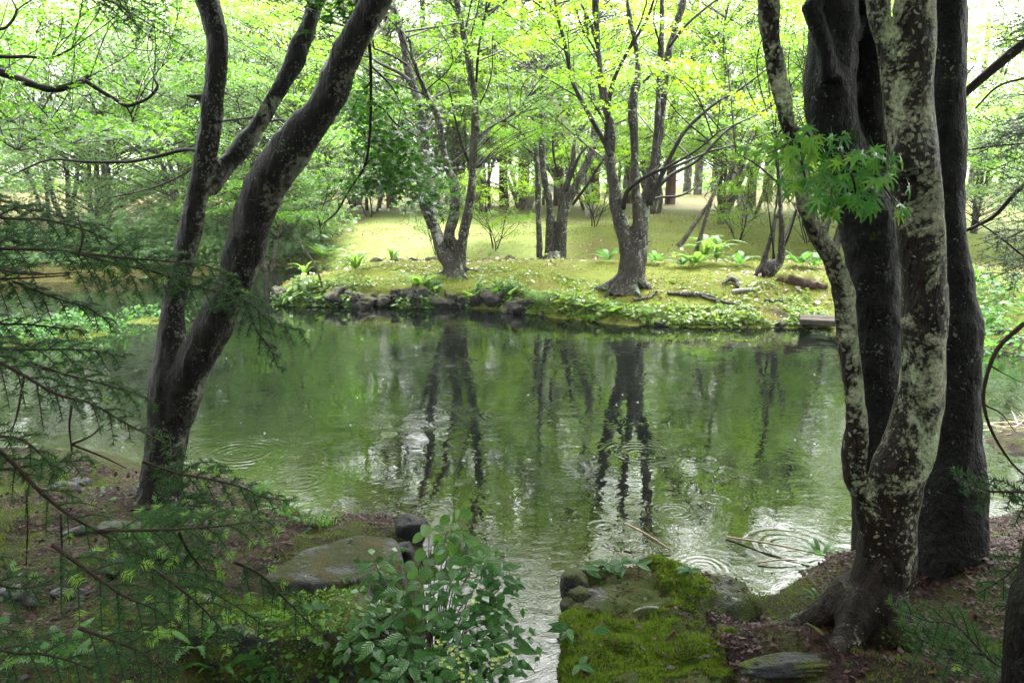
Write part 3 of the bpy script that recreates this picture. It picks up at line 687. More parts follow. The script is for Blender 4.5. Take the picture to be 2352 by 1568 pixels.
# ------------------------------------------------------------------ island trees
def island_tree(name, label, foot, stems, thin, roots_px, seed, crown, dY=None, mat='bark_island'):
    rg = rng_(seed); b = G(*foot); Y = b[1]
    S = []
    for i, s in enumerate(stems):
        P, R = stem_path(s, Y + (0 if i == 0 else rg.uniform(-.12, .12)), dY=(dY[i] if dY else rg.uniform(-.5, .5)))
        if s[-1][1] < 60: P, R = extend_up(P, R, rg, 4.2, .2)
        S.append((P, R))
    T = [stem_path(s, Y, dY=rg.uniform(-.8, .8)) for s in thin]
    rts = []
    for px, py, w in roots_px:
        e = G(px, py); m = (b + e) / 2; m = on(m[0], m[1], .085); r = w * Y / F_PX / 2
        rts.append((catmull(np.array([b + [(e[0] - b[0]) * .15, (e[1] - b[1]) * .15, .20], m, e - [0, 0, .03]]), 6), np.linspace(r * 1.15, r * .4, 13)))
    t = traced_tree(name, label, 'tree', b, S, M[mat], .028, 3, [(.02, .3, seed, .6), (.010, .09, seed + 1, .6)], rts, 12, T, M['twig'])
    n, R, h0, h1, sr, nl, sz, mt, cc = crown
    c = np.array([b[0] + cc[0], b[1] + cc[1]])
    C = crown_points(rg, n, c, R, b[2] + h0, b[2] + h1, .45, .28)
    if seed == 43: C = C[~((C[:, 0] - b[0] > .8) & (C[:, 2] - b[2] > 3.7))]
    allst = [p for p, r in S] + [p for p, r in T]
    add_crown(t, rg, C, rg.uniform(sr * .6, sr * 1.25, len(C)), nl, sz, LEAF5, M[mt], allst, thick=.05)
    return t, b, allst
T1 = island_tree('maple_tree', 'three-stemmed lichened maple on the mossy island left of centre', (1047, 633),
    [[(1048, 645, 74), (1043, 615, 58), (1020, 583, 42), (1002, 535, 34), (989, 480, 28), (980, 400, 25), (968, 260, 24), (940, 170, 22), (921, 75, 21), (897, 0, 20)],
     [(1050, 625, 40), (1049, 574, 30), (1032, 540, 30), (1045, 487, 28), (1045, 431, 26), (1030, 386, 22), (1015, 319, 18), (1007, 270, 16), (977, 210, 13), (951, 142, 11), (940, 90, 9)],
     [(1056, 630, 40), (1060, 585, 30), (1067, 525, 27), (1079, 469, 26), (1086, 375, 21), (1092, 262, 19), (1079, 150, 18), (1060, 56, 17), (1049, 0, 16)]],
    [[(1094, 190, 7), (1098, 130, 7), (1109, 56, 6), (1124, 8, 5)], [(990, 525, 14), (975, 490, 13), (966, 461, 12), (950, 435, 10), (925, 410, 8), (900, 396, 5)],
     [(945, 190, 12), (918, 168, 10), (880, 150, 8), (850, 132, 5)], [(936, 150, 8), (900, 128, 6), (860, 112, 4)], [(1076, 370, 9), (1060, 330, 7), (1045, 270, 6), (1030, 200, 4), (1008, 182, 3)],
     [(985, 455, 9), (960, 420, 8), (935, 370, 7), (905, 350, 5), (880, 330, 3)], [(1090, 320, 6), (1130, 290, 5), (1170, 268, 4), (1200, 240, 2)]],
    [(1005, 630, 20), (1080, 645, 16), (1100, 622, 12)], 41, (150, 3.8, 2.7, 9.5, .62, 130, .065, 'maple_mid', (-.4, .5)))
T2 = island_tree('maple_tree', 'clump of rough brown-barked stems at the back of the island', (1272, 596),
    [[(1258, 610, 40), (1259, 585, 26), (1264, 487, 24), (1246, 375, 19), (1246, 262, 16), (1244, 150, 14), (1242, 37, 12), (1240, -20, 11)],
     [(1241, 605, 22), (1240, 585, 18), (1236, 487, 16), (1236, 412, 15), (1230, 330, 12)],
     [(1276, 600, 26), (1281, 544, 17), (1292, 450, 15), (1315, 375, 14), (1322, 319, 13), (1349, 281, 11), (1380, 240, 8)],
     [(1288, 608, 40), (1289, 585, 28), (1296, 487, 27), (1330, 412, 25), (1362, 337, 22), (1364, 244, 18), (1356, 187, 15), (1350, 100, 12), (1345, 40, 11)]],
    [[(1240, 345, 8), (1215, 320, 7), (1190, 298, 6), (1160, 280, 4)], [(1315, 470, 10), (1345, 430, 8), (1370, 390, 7), (1390, 360, 5)], [(1300, 440, 9), (1330, 360, 8), (1365, 320, 5)],
     [(1280, 400, 6), (1270, 340, 6), (1275, 280, 5), (1310, 240, 4)]],
    [(1225, 600, 14), (1310, 606, 14)], 42, (130, 3.8, 2.9, 9.8, .62, 130, .065, 'maple_bright', (.1, .6)))
T3 = island_tree('maple_tree', 'large forked maple with spreading surface roots at the island waterside', (1440, 662),
    [[(1436, 680, 92), (1440, 655, 76), (1447, 628, 70), (1441, 572, 48), (1427, 516, 42), (1416, 470, 38), (1411, 431, 30), (1401, 375, 28), (1403, 300, 25), (1388, 225, 22), (1378, 150, 20), (1368, 37, 18), (1366, -10, 17)],
     [(1455, 650, 60), (1458, 610, 62), (1464, 562, 56), (1476, 487, 42), (1495, 412, 32), (1513, 319, 25), (1526, 187, 22), (1542, 95, 19), (1562, 30, 17), (1572, -10, 16)],
     [(1466, 545, 34), (1464, 480, 30), (1461, 450, 26), (1457, 337, 23), (1454, 244, 21), (1465, 150, 18), (1446, 37, 15), (1440, -10, 14)],
     [(1498, 400, 22), (1504, 350, 20), (1510, 262, 18), (1518, 112, 16), (1521, 0, 14)]],
    [[(1403, 360, 17), (1390, 330, 15), (1352, 262, 13), (1315, 187, 11), (1296, 94, 10), (1281, 41, 8), (1272, -20, 6)], [(1281, 41, 7), (1255, 25, 6), (1228, 5, 5), (1200, -10, 4)],
     [(1392, 325, 14), (1397, 262, 12), (1405, 199, 11), (1435, 131, 9), (1484, 49, 8), (1502, 0, 6)],
     [(1430, 480, 16), (1440, 440, 13), (1462, 420, 11), (1491, 401, 9), (1540, 380, 8), (1600, 345, 6), (1655, 300, 4)],
     [(1490, 470, 20), (1512, 420, 15), (1540, 360, 12), (1575, 300, 10), (1640, 240, 8), (1700, 205, 6), (1760, 160, 4)],
     [(1500, 440, 12), (1545, 400, 10), (1600, 370, 8), (1670, 300, 7), (1740, 262, 5), (1800, 225, 3)],
     [(1505, 395, 8), (1560, 378, 7), (1625, 350, 6), (1700, 330, 4), (1780, 300, 3)],
     [(1370, 100, 9), (1355, 50, 8), (1335, 10, 6)], [(1385, 180, 7), (1368, 120, 6), (1340, 70, 5), (1322, 20, 4)], [(1520, 180, 12), (1500, 170, 10), (1478, 190, 6)],
     [(1478, 480, 8), (1510, 455, 7), (1560, 450, 6), (1600, 430, 4)], [(1535, 110, 9), (1575, 60, 8), (1620, 20, 6), (1660, -10, 5)]],
    [(1365, 664, 26), (1385, 684, 24), (1402, 690, 14), (1498, 656, 24), (1478, 690, 20), (1470, 672, 20), (1510, 668, 14)], 43, (85, 3.3, 2.9, 6.4, .62, 120, .065, 'maple_bright', (.6, .3)))
T4 = island_tree('stump_tree', 'cluster of thin stems growing from a gnarled mossy stump on the island', (1768, 632),
    [[(1742, 634, 30), (1760, 620, 50), (1785, 606, 36), (1794, 590, 22), (1795, 516, 17), (1790, 441, 14), (1786, 380, 12), (1780, 320, 10)], [(1754, 612, 26), (1757, 590, 15), (1768, 553, 13), (1779, 497, 12), (1787, 441, 9), (1800, 400, 7)]],
    [[(1785, 600, 9), (1800, 550, 8), (1822, 500, 6), (1840, 440, 4)], [(1790, 590, 7), (1812, 540, 6), (1830, 480, 5)], [(1775, 600, 6), (1780, 520, 5), (1800, 440, 4)], [(1780, 606, 6), (1770, 520, 4), (1760, 440, 3)],
     [(1787, 420, 6), (1740, 380, 5), (1690, 350, 3)], [(1787, 400, 6), (1820, 370, 5), (1860, 330, 3)]],
    [(1728, 634, 16)], 44, (34, 1.9, 2.4, 5.0, .5, 110, .06, 'maple_mid', (.2, .3)))
def lean_stem(name, label, pts):
    b = G(pts[0][0], pts[0][1]); P, R = stem_path(pts, b[1], dY=-.1); t = thing(name, label, 'tree', b)
    g = Geo(); tube(g, P, R, 8, (.1, .1)); obj('trunk', g.mesh('trunk', M['bark_bg'], True, b), t)
    return t, P
lean_stem('leaning_trunk', 'brown bare trunk leaning right beyond the stream, left one of a pair', [(1558, 566, 17), (1575, 545, 13), (1605, 500, 12), (1630, 465, 11), (1645, 430, 9)])
lean_stem('leaning_trunk', 'grey bare trunk leaning right beyond the stream, right one of a pair', [(1590, 606, 13), (1604, 560, 12), (1622, 500, 11), (1640, 440, 9)])

lean_stem('sapling', 'thin dark sapling leaning left at the water tip of the island', [(742, 668, 7), (735, 640, 6), (722, 605, 5), (700, 575, 4), (682, 540, 3)])
# ------------------------------------------------------------------ woods behind: prototypes, then copies with their parts
def maple_proto(seed, Ht, R, h0, stems, nspray, nl, size, mat, bark, sr=.75, flat=.45, name='maple_tree', girth=.11):
    rg = rng_(seed); t = thing(name, 'maple', 'tree', (0, 0, 0)); g = Geo(); S = []
    for k in range(stems):
        a = rg.uniform(0, 6.28) + k * 6.28 / stems; d = np.array([math.cos(a) * .28, math.sin(a) * .28, 1.0]); p = np.array([math.cos(a) * .06, math.sin(a) * .06, -.15]); q = [p]
        n = 7
        for i in range(n):
            d = nrm(d + np.array([rg.normal(0, .14), rg.normal(0, .14), .04])); p = p + d * Ht * .85 / n; q.append(p)
        P = catmull(np.array(q), 4); r = girth * (.75 if stems > 1 else 1) * rg.uniform(.8, 1.1); tube(g, P, r * np.linspace(1.15, .22, len(P)) ** .9, 9, (.10, .25), seed + k, cap=False); S.append(P)
        for _ in range(3):
            s = P[rg.integers(6, len(P) - 6)]; a = rg.uniform(0, 6.28); L = rg.uniform(.9, 1.8)
            e = s + np.array([math.cos(a) * L, math.sin(a) * L, rg.uniform(.4, 1.4)]); B = catmull(np.array([s, (s + e) / 2 + rg.normal(0, .12, 3), e]), 4)
            tube(g, B, np.linspace(r * .42, r * .12, len(B)), 6, cap=False); S.append(B)
    obj('trunk', g.mesh('trunk', M[bark], True), t)
    C = crown_points(rg, nspray, (0, 0), R, h0, Ht, flat, .1)
    add_crown(t, rg, C, rg.uniform(sr * .6, sr * 1.3, len(C)), nl, size, KITE if size > .08 else LEAF3, M[mat], S, thick=.04)
    return t
def cedar_proto(seed, Ht, h0, R, nb, bark='bark_cedar'):
    rg = rng_(seed); t = thing('cedar_tree', 'cedar', 'tree', (0, 0, 0)); g = Geo()
    P = catmull(np.array([(0, 0, -.2), (.03, .02, Ht * .3), (-.03, .05, Ht * .6), (0, 0, Ht)]), 6); tube(g, P, np.linspace(.27, .05, len(P)), 10, (.07, .3), seed, cap=False)
    obj('trunk', g.mesh('trunk', M[bark], True), t)
    C = []; A = []
    for i in range(nb):
        z = h0 + (Ht - h0) * (i + rg.uniform()) / nb; a = rg.uniform(0, 6.28); L = R * (1.05 - .75 * (z - h0) / (Ht - h0)) * rg.uniform(.6, 1.1)
        for f in (.45, .75, 1.0):
            C.append((math.cos(a) * L * f, math.sin(a) * L * f, z - .28 * L * f + .1)); A.append((0, 0, z))
    C = np.array(C); g = Geo(); spray_leaves(g, rg, C, rg.uniform(.35, .65, len(C)), 70, .16, KITE, np.arctan2(C[:, 1], C[:, 0]), .5, .10, .5)
    obj('crown', g.mesh('crown', M['cedar_leaf'], False), t)
    g = Geo(); twigs(g, rg, C[2::3], np.array(A)[2::3], .03, .01, 4, -.1); obj('twigs', g.mesh('twigs', M['twig'], True), t)['kind'] = 'stuff'
    return t
PROT = {'b': maple_proto(51, 8.5, 3.4, 2.4, 3, 140, 140, .085, 'maple_bright', 'bark_bg', .9),
        'm': maple_proto(52, 9.5, 3.6, 2.2, 2, 140, 140, .088, 'maple_mid', 'bark_bg', .9),
        'p': maple_proto(53, 7.5, 3.6, 1.0, 3, 150, 150, .088, 'maple_pale', 'bark_bg', .9),
        't': maple_proto(54, 13.0, 4.0, 3.8, 1, 130, 120, .10, 'maple_bright', 'bark_pale', 1.05, .5, 'maple_tree', .17),
        's': maple_proto(55, 2.6, 1.3, .55, 4, 45, 90, .06, 'maple_bright', 'twig', .42, .55, 'young_maple', .022),
        'q': maple_proto(56, 3.2, 1.5, .8, 3, 42, 90, .065, 'maple_pale', 'twig', .45, .55, 'young_maple', .022),
        'c': cedar_proto(57, 17, 5.5, 2.6, 34), 'd': cedar_proto(58, 14, 1.6, 3.0, 40)}
USED = set()
def plant(kind, x, y, s=1.0, rz=None, label=None, group=None, seed=0, z=None):
    p = PROT[kind]; o = p if kind not in USED else copy_tree(p); USED.add(kind)
    o.location = (x, y, (H(x, y) if z is None else z)); o.rotation_euler = (0, 0, rng_(int(x * 97 + y * 31) % 9973).uniform(0, 6.28) if rz is None else rz); o.scale = (s, s, s)
    if label: o['label'] = label
    if group: o['group'] = group
    return o
def px_ground(px, py): return G(px, py)[:2]
lawn = []
for kind, px, py, s, lab in [
    ('q', 742, 566, 1.0, 'pale young maple beside the big fern at the left of the lawn'), ('s', 1135, 575, .95, 'twiggy yellow-green young maple between the two island clumps'),
    ('s', 1362, 520, 1.15, 'bright young maple on the bare brown hump of the lawn'), ('s', 1694, 555, .85, 'small many-stemmed young maple alone on the right lawn'),
    ('q', 1005, 585, .7, 'low pale young maple just behind the three-stemmed maple'), ('s', 1860, 560, 1.1, 'young maple half hidden behind the lichened stem'),
    ('q', 640, 560, .8, 'pale young maple by the stream at the left maple trunk'), ('q', 850, 500, 1.2, 'pale young maple far back on the bright lawn')]:
    x, y = px_ground(px, py); lawn.append(plant(kind, x, y, s, None, lab, 'young maples on the lawn'))
rg = rng_(60)
mp_, pp_, bp_, tp_, cp_ = [], [], [], [], []
def spread(lst, kind, spots, grp):
    for x, y, s in spots: lst.append(plant(kind, x, y, s, None, None, grp))
spread(pp_, 'p', [(-9.5, 23.5, .9), (-12.5, 24, 1.0), (-16, 22.5, 1.0), (-9.0, 27, .85), (-14, 28, 1.1), (-10, 30, 1.1), (-20, 25, 1.1), (-7.5, 33, 1.0), (-3.8, 40, .95), (15.5, 27, 1.0), (13.5, 34, 1.0), (19, 24, 1.0), (13.4, 17.6, .8), (18, 18.5, 1.0)], 'pale maples')
spread(mp_, 'm', [(-6.9, 22.3, .8), (-13, 34, 1.1), (-1.6, 38, 1.0), (3.4, 37, 1.0), (9.2, 31, 1.0), (11, 25, .9), (17.5, 33, 1.1), (-19, 33, 1.1), (7, 40, 1.1), (-8, 41, 1.1), (14, 20.5, .8), (16.2, 15.8, .9), (22, 21, 1.1)], 'mid green maples')
spread(bp_, 'b', [(-6.2, 37, .9), (.4, 36, .95), (2.2, 33, .9), (6.6, 25.5, .95), (5.9, 33, 1.0), (12.2, 29.5, 1.0), (-10.5, 36, 1.1), (9.5, 36, 1.1), (-16.5, 30, 1.0), (8.6, 21.6, .8), (-2.5, 44, 1.1), (-22, 29, 1.1), (21, 30, 1.1)], 'yellow-green maples')
spread(tp_, 't', [(-3.0, 36, 1.0), (.6, 37, 1.0), (2.9, 30, .9), (-7.2, 33, .9), (8.6, 29, 1.0), (-8.5, 29, 1.0), (10.8, 39, 1.0), (-12, 40, 1.0)], 'tall pale-trunked maples')
spread(cp_, 'c', [(-2.6, 38, 1.0), (-4.4, 41, 1.05), (-.4, 40, .95), (-3.4, 45, 1.1), (.6, 44, 1.1), (2.4, 42, 1.0), (-6.4, 43, 1.1), (-8.6, 45, 1.1), (4.6, 45, 1.1), (6.2, 43, 1.0), (8.8, 45, 1.1), (12.4, 42, 1.0), (14.5, 46, 1.1), (-11, 46, 1.1), (-14.6, 43, 1.05), (-18, 45, 1.1), (18.5, 41, 1.0), (-1.8, 47, 1.1)], 'cedars at the back')
label_in_order(pp_, 'pale blue-green maple in the woods beyond the pond, {} of its kind')
label_in_order(mp_, 'mid-green maple in the woods beyond the pond, {} of its kind')
label_in_order(bp_, 'yellow-green maple behind the island, {} of its kind')
label_in_order(tp_, 'tall pale-trunked maple at the back of the lawn, {} of its kind')
label_in_order(cp_, 'reddish-brown cedar trunk in the far woods, {} of its kind')
dd_ = [plant('d', x, y, s, None, None, 'low-branched dark firs at the back') for x, y, s in [(-5.2, 46, .6), (3.3, 48, .7), (-9.6, 38.5, .5), (13.8, 38, .6), (.9, 50, .7), (-4.0, 43, .32), (-1.2, 42.5, .36), (1.7, 43.5, .34), (-7.2, 40, .38), (5.4, 41, .36), (10.5, 40, .4), (-2.9, 48, .7), (7.8, 47, .7)]]
label_in_order(dd_, 'dark low-branched conifer deep in the woods, {} of its kind')
# far wood: one mass
rg = rng_(61); n = 420
C = np.stack([rg.uniform(-60, 60, n), rg.uniform(52, 80, n), rg.uniform(.5, 13, n) ** 1.0], -1); C[:, 2] *= .55 + .45 * rg.uniform(size=n)
g = Geo(); spray_leaves(g, rg, C, rg.uniform(1.6, 3.2, n), 170, .34, KITE, None, .4, .6, .7)
o = obj('far_woods', g.mesh('far_woods', M['maple_mid'])); tag(o, 'far green wood closing the view beyond the lawn', 'woods', kind='stuff'); g = Geo()
for i in range(46):
    x = rg.uniform(-60, 60); y = rg.uniform(52, 80); tube(g, np.array([(x, y, H(x, y) - .2), (x + .1, y, 6), (x, y, 14)]), [.3, .25, .15], 6, cap=False)
o = obj('far_tree_trunks', g.mesh('far_tree_trunks', M['bark_bg'], True)); tag(o, 'many thin trunks deep in the far wood', 'trunks', kind='stuff')

# ------------------------------------------------------------------ rocks
def blob_rock(seed, sub=4, amp=.35, sq=(1, 1, .7), mat=None, name='rock', fine=.05):
    import bmesh
    bm = bmesh.new(); bmesh.ops.create_icosphere(bm, subdivisions=sub, radius=1)
    V = np.array([v.co[:] for v in bm.verts]); F = np.array([[v.index for v in f.verts] for f in bm.faces]); bm.free()
    d = 1 + amp * fbm(V * 1.1 + seed * 7.3, 2, seed) - 1.3 * fine * np.abs(fbm(V * 2.2 + seed, 3, seed + 5)) + .4 * fine * fbm(V * 7, 2, seed)
    V = V * d[:, None]; V = np.sign(V) * np.abs(V) ** .85 * np.array(sq)
    return mesh_np(name, V, [F], mat, True)
def slab_rock(outline, z0, z1, mat, voxel, disp, base, round_=8, top=None):
    """a flat-topped boulder from its outline on the ground"""
    g = Geo(); O = np.asarray(outline, float); n = len(O); c = O.mean(0)
    V = []
    for z, s in ((z0, 1.08), (z0 * .4 + z1 * .6, 1.03), (z1 - .03, .985), (z1, .93)):
        q = c + (O - c) * s; V.append(np.column_stack([q, np.full(n, z) + (0 if top is None or z < z1 - .05 else np.array(top))]))
    V = np.vstack(V); F = []
    for k in range(3):
        for i in range(n): F.append((k * n + i, k * n + (i + 1) % n, (k + 1) * n + (i + 1) % n, (k + 1) * n + i))
    V = np.vstack([V, [[*c, z0]], [[*c, V[3 * n:, 2].mean()]]])
    T = [(4 * n, (i + 1) % n, i) for i in range(n)] + [(4 * n + 1, 3 * n + i, 3 * n + (i + 1) % n) for i in range(n)]
    g.add(V, F, T)
    return remesh(g, voxel, round_, mat, 'boulder', base, disp)
# right mossy boulder
def dens(O, k=5): return catmull(np.vstack([O, O[:1]]), k)[:-1]
ZR = .27
O = np.array([onz(x, y, ZR)[:2] for x, y in [(1318, 1304), (1372, 1282), (1440, 1296), (1520, 1290), (1590, 1312), (1660, 1318), (1742, 1366), (1722, 1400), (1745, 1440), (1700, 1520), (1640, 1600), (1480, 1660), (1330, 1640), (1285, 1560), (1296, 1470), (1300, 1400), (1303, 1340)]])
b = np.array([*O.mean(0), 0.0])
me = slab_rock(dens(O, 3), -.25, ZR, M['rock_right'], .018, [(.05, .40, 71, 1), (.035, .13, 72, 1), (.008, .03, 73, 1)], b, 8)
RROCK = obj('boulder', me, None, b); tag(RROCK, 'broad flat-topped mossy boulder at the right of the outlet', 'boulder')
# lumps on its water side
for i, (px, py, r, zz) in enumerate([(1316, 1336, .075, .26), (1312, 1362, .06, .2), (1330, 1370, .055, .25), (1318, 1396, .07, .2)]):
    p = onz(px, py, zz); o = obj('stone', blob_rock(80 + i, 3, .25, (1, 1, .9), M['rock'], 'stone', .08), None, p, (0, 0, i), r)
    tag(o, 'small knobbly grey stone on the water edge of the right boulder, ' + ['topmost', 'second down', 'innermost', 'lowest'][i] + ' of four', 'stone', 'knobbly stones on the right boulder')
# left flat slab and the boulder under it
from mathutils.bvhtree import BVHTree
ZL = .29
O = np.array([onz(x, y, ZL)[:2] for x, y in [(640, 1292), (690, 1258), (760, 1236), (850, 1222), (915, 1228), (930, 1262), (925, 1300), (880, 1325), (780, 1340), (680, 1338), (600, 1325)]])
b = np.array([*O.mean(0), 0.0]); me = slab_rock(dens(O, 3), -.1, ZL, M['rock_slab'], .018, [(.012, .3, 74, 1), (.004, .05, 75, 1)], b, 6)
SLAB = obj('flat_rock', me, None, b)
tag(SLAB, 'flat dark grey rock slab left of the leafy shrub', 'rock')
O = np.array([onz(x, y, .25)[:2] for x, y in [(360, 1400), (480, 1372), (640, 1366), (800, 1370), (900, 1350), (930, 1400), (905, 1450), (820, 1468), (660, 1475), (500, 1480), (380, 1470)]])
b = np.array([*O.mean(0), 0.0]); me = slab_rock(dens(O, 3), -.3, .30, M['rock'], .022, [(.05, .35, 76, 1), (.03, .12, 77, 1), (.008, .04, 78, 1)], b, 8)
tag(obj('boulder', me, None, b), 'dark mossy boulder face below the flat slab at lower left', 'boulder')
p = onz(945, 1222, .12); tag(obj('stone', blob_rock(85, 4, .3, (1, .9, 1.1), M['rock_wet'], 'stone', .08), None, p, (0, 0, .4), .10), 'black pitted wet stone in the water at the tip of the flat slab', 'stone')
p = onz(932, 1275, .2); tag(obj('stone', blob_rock(86, 4, .35, (.8, .7, 1), M['rock_wet'], 'stone', .08), None, p, (0, 0, 1.4), .08), 'small dark stone wedged between flat slab and shrub', 'stone')
LBOULD = [o for o in bpy.data.objects if o.name.startswith('boulder') and o is not RROCK][0]
ROCKS = []
for o in (RROCK, SLAB, LBOULD):
    me_ = o.data; ROCKS.append((o, BVHTree.FromPolygons([v.co[:] for v in me_.vertices], [p.vertices[:] for p in me_.polygons])))
def hit(px, py):
    """the nearest rock or ground surface on the sight line through a picture point"""
    d = Vector(ray(px, py)).normalized(); best = None
    for o, tree in ROCKS:
        q, _, _, dist = tree.ray_cast(Vector(CAM) - o.location, d)
        if q is not None and (best is None or dist < best[0]): best = (dist, np.array(q + o.location))
    g_ = G(px, py); dg_ = np.linalg.norm(g_ - CAM)
    return best[1] if best and best[0] < dg_ else g_
# grey stones on the left bank
for i, (px, py, sx, sy, rz, lab) in enumerate([
    (146, 1124, .15, .09, .2, 'angular dark slate stone at the far side of the left bank'), (185, 1115, .10, .06, .5, 'small slate stone touching the angular dark one'),
    (185, 1225, .14, .05, .8, 'grey long stone beside the litter patch'),
    (270, 1220, .18, .14, .2, 'large flat dark stone below the left maple'), (262, 1300, .05, .16, .3, 'thin upright grey stone in the litter'),
    (385, 1288, .14, .06, -.2, 'grey stone half buried right of the litter patch'), (45, 1375, .16, .07, -.5, 'rounded grey stone at the left picture edge'),
    (155, 1372, .12, .06, 0, 'dark stone under the near fir spray')]):
    p = G(px, py); o = obj('stone', blob_rock(90 + i, 3, .35, (sx * .8, sy * .7, .045), M['slate'], 'stone', .16), None, p + [0, 0, .0], (.1, .1, rz)); tag(o, lab, 'stone', 'slate stones on the left bank')
p = G(1840, 1535); tag(obj('stone', blob_rock(101, 4, .2, (.26, .07, .035), M['slate'], 'stone', .16), None, p, (0, 0, .1), 1), 'long smooth grey stone at the foot of the lichened maple', 'stone')
p = G(1655, 1440)
# rock edging of the island
rg = rng_(70); bank_rocks = []; protos = [blob_rock(110 + i, 4, .5, (1, .8, .75), M['rock_bank'], 'bank_rock', .22) for i in range(5)]
for i, px in enumerate(list(np.linspace(640, 1195, 22)) + [1245, 1290, 1375, 1440, 1492, 1525, 1580, 1632, 1710, 1790]):
    w = onz(px, np.interp(px, [612, 1100, 1200, 1360, 1550, 1910], [701, 710, 720, 737, 750, 752])); r = rg.uniform(.16, .30) if px < 1200 else rg.uniform(.07, .13)
    o = obj('bank_rock', protos[i % 5], None, (w[0] + rg.normal(0, .03), w[1] + rg.uniform(.05, .3) if px < 1200 else w[1] + .03, rg.uniform(.06, .22) if px < 1200 else .02), (rg.normal(0, .2), rg.normal(0, .2), rg.uniform(0, 6)), r)
    tag(o, 'x', 'rock', 'rocks edging the island'); bank_rocks.append(o)
label_in_order(bank_rocks, 'dark rock in the island water edge, {} in the row')
back_rocks = []
for i, px in enumerate([860, 905, 945, 985, 1380, 1405, 1555, 1585, 1625, 1660, 1120, 1170]):
    p = onz(px, 606 if px < 1100 else 603, .62); p[1] += .3; o = obj('bank_rock', protos[(i * 2 + 1) % 5], None, (p[0], p[1], H(p[0], p[1]) - .03), (0, 0, i), rg.uniform(.13, .22)); tag(o, 'x', 'rock', 'rocks along the stream behind the island'); back_rocks.append(o)
label_in_order(back_rocks, 'dark rock beside the stream behind the island, {} along it')

# ------------------------------------------------------------------ ferns
def frond_mesh(seed, mat, pairs=15, w=.20, arch=.5):
    V = []; F = []; r = rng_(seed); s = np.linspace(0, 1, pairs * 2 + 2)
    def pos(u): return np.array([u * (1 - .12 * u * arch), 0, arch * (1.1 * u - 1.25 * u * u)])
    for k in range(pairs):
        u = .08 + .9 * k / pairs; c = pos(u); c2 = pos(u + .055); wd = w * math.sin(math.pi * min(1, .16 + u * .86)) ** .8 * (1.05 - .3 * u) + .008
        for sd in (-1, 1):
            tip = (c + c2) / 2 + np.array([.35 * wd, sd * wd, -.10 * wd + r.normal(0, .008)]); q = len(V); m1 = c * .5 + tip * .5 + [-.012, 0, .005]; m2 = c2 * .5 + tip * .5 + [.014, 0, .005]
            V += [c, m1, tip, m2, c2]; F += [(q, q + 1, q + 4), (q + 1, q + 3, q + 4), (q + 1, q + 2, q + 3)] if sd < 0 else [(q, q + 4, q + 1), (q + 1, q + 4, q + 3), (q + 1, q + 3, q + 2)]
    q = len(V); n = 9
    for k in range(n + 1):
        p = pos(k / n); t = .006 * (1 - .8 * k / n); V += [p + [0, t, .003], p + [0, -t, .003]]
    for k in range(n): F += [(q + 2 * k, q + 2 * k + 1, q + 2 * k + 3), (q + 2 * k, q + 2 * k + 3, q + 2 * k + 2)]
    return mesh_np('frond', np.array(V), [np.array(F)], mat)
FR = {'f': [frond_mesh(i, M['fern'], 16, .17, .45) for i in range(3)], 'u': [frond_mesh(5 + i, M['fern'], 18, .085, 1.0) for i in range(3)], 'd': [frond_mesh(9 + i, M['fern_dark'], 16, .13, .6) for i in range(3)]}
def fern(label, p, kind, n, L, seed, group, tilt=.35, face=None):
    rg = rng_(seed); t = thing('fern', label, 'fern', p, group)
    for i in range(n):
        a = 6.283 * i / n + rg.normal(0, .2) if face is None else face + rg.uniform(-1.2, 1.2)
        obj('frond', FR[kind][i % 3], t, (math.cos(a) * .02, math.sin(a) * .02, .03), (rg.normal(0, .12), -tilt - rg.uniform(0, .35), a), L * rg.uniform(.75, 1.15))
    return t
for i, (px, py, k, n, L, lab) in enumerate([
    (965, 664, 'f', 10, .62, 'pale feathery fern spreading over the rocks before the three-stemmed maple'), (818, 628, 'u', 11, .75, 'tall upright yellow-green fern at the left tip of the island'),
    (742, 596, 'f', 12, .85, 'wide pale fern on the far side of the stream at left'), (902, 606, 'u', 8, .5, 'small upright fern behind the island left of the maple'),
    (1598, 612, 'f', 11, .62, 'light green fern in the middle of the stream rocks'), (1645, 606, 'u', 10, .75, 'tall arching fern at the right of the stream rocks'), (1618, 603, 'u', 9, .8, 'tall fern at the back of the stream rocks'),
    (1566, 614, 'd', 9, .45, 'low dark fern at the left end of the stream rocks'), (1395, 602, 'd', 8, .5, 'dark fern left of the forked maple trunk'), (1505, 606, 'd', 9, .45, 'dark fern right of the forked maple trunk'),
    (1700, 612, 'd', 9, .5, 'dark fern lying low left of the gnarled stump'), (1835, 612, 'd', 10, .55, 'dark fern right of the gnarled stump'), (1868, 616, 'd', 9, .5, 'dark fern close to the lichened stem on the island'),
    (1145, 690, 'd', 8, .40, 'dark fern on the last rock of the island edging'), (1085, 690, 'f', 8, .36, 'small fern low on the rocks under the three-stemmed maple'), (745, 680, 'f', 7, .34, 'small fern at the water at the left tip of the island'),
    (1345, 715, 'f', 8, .30, 'small fern at the water left of the forked maple'), (1405, 722, 'f', 8, .30, 'small fern at the water below the forked maple'), (1395, 672, 'f', 5, .22, 'tiny fern between the roots of the forked maple'),
    (700, 640, 'u', 8, .5, 'fern at the water end of the stream at left')]):
    fern(lab, G(px, py), k, n, L, 200 + i, 'ferns on the island and stream', .55 if k == 'u' else .25)
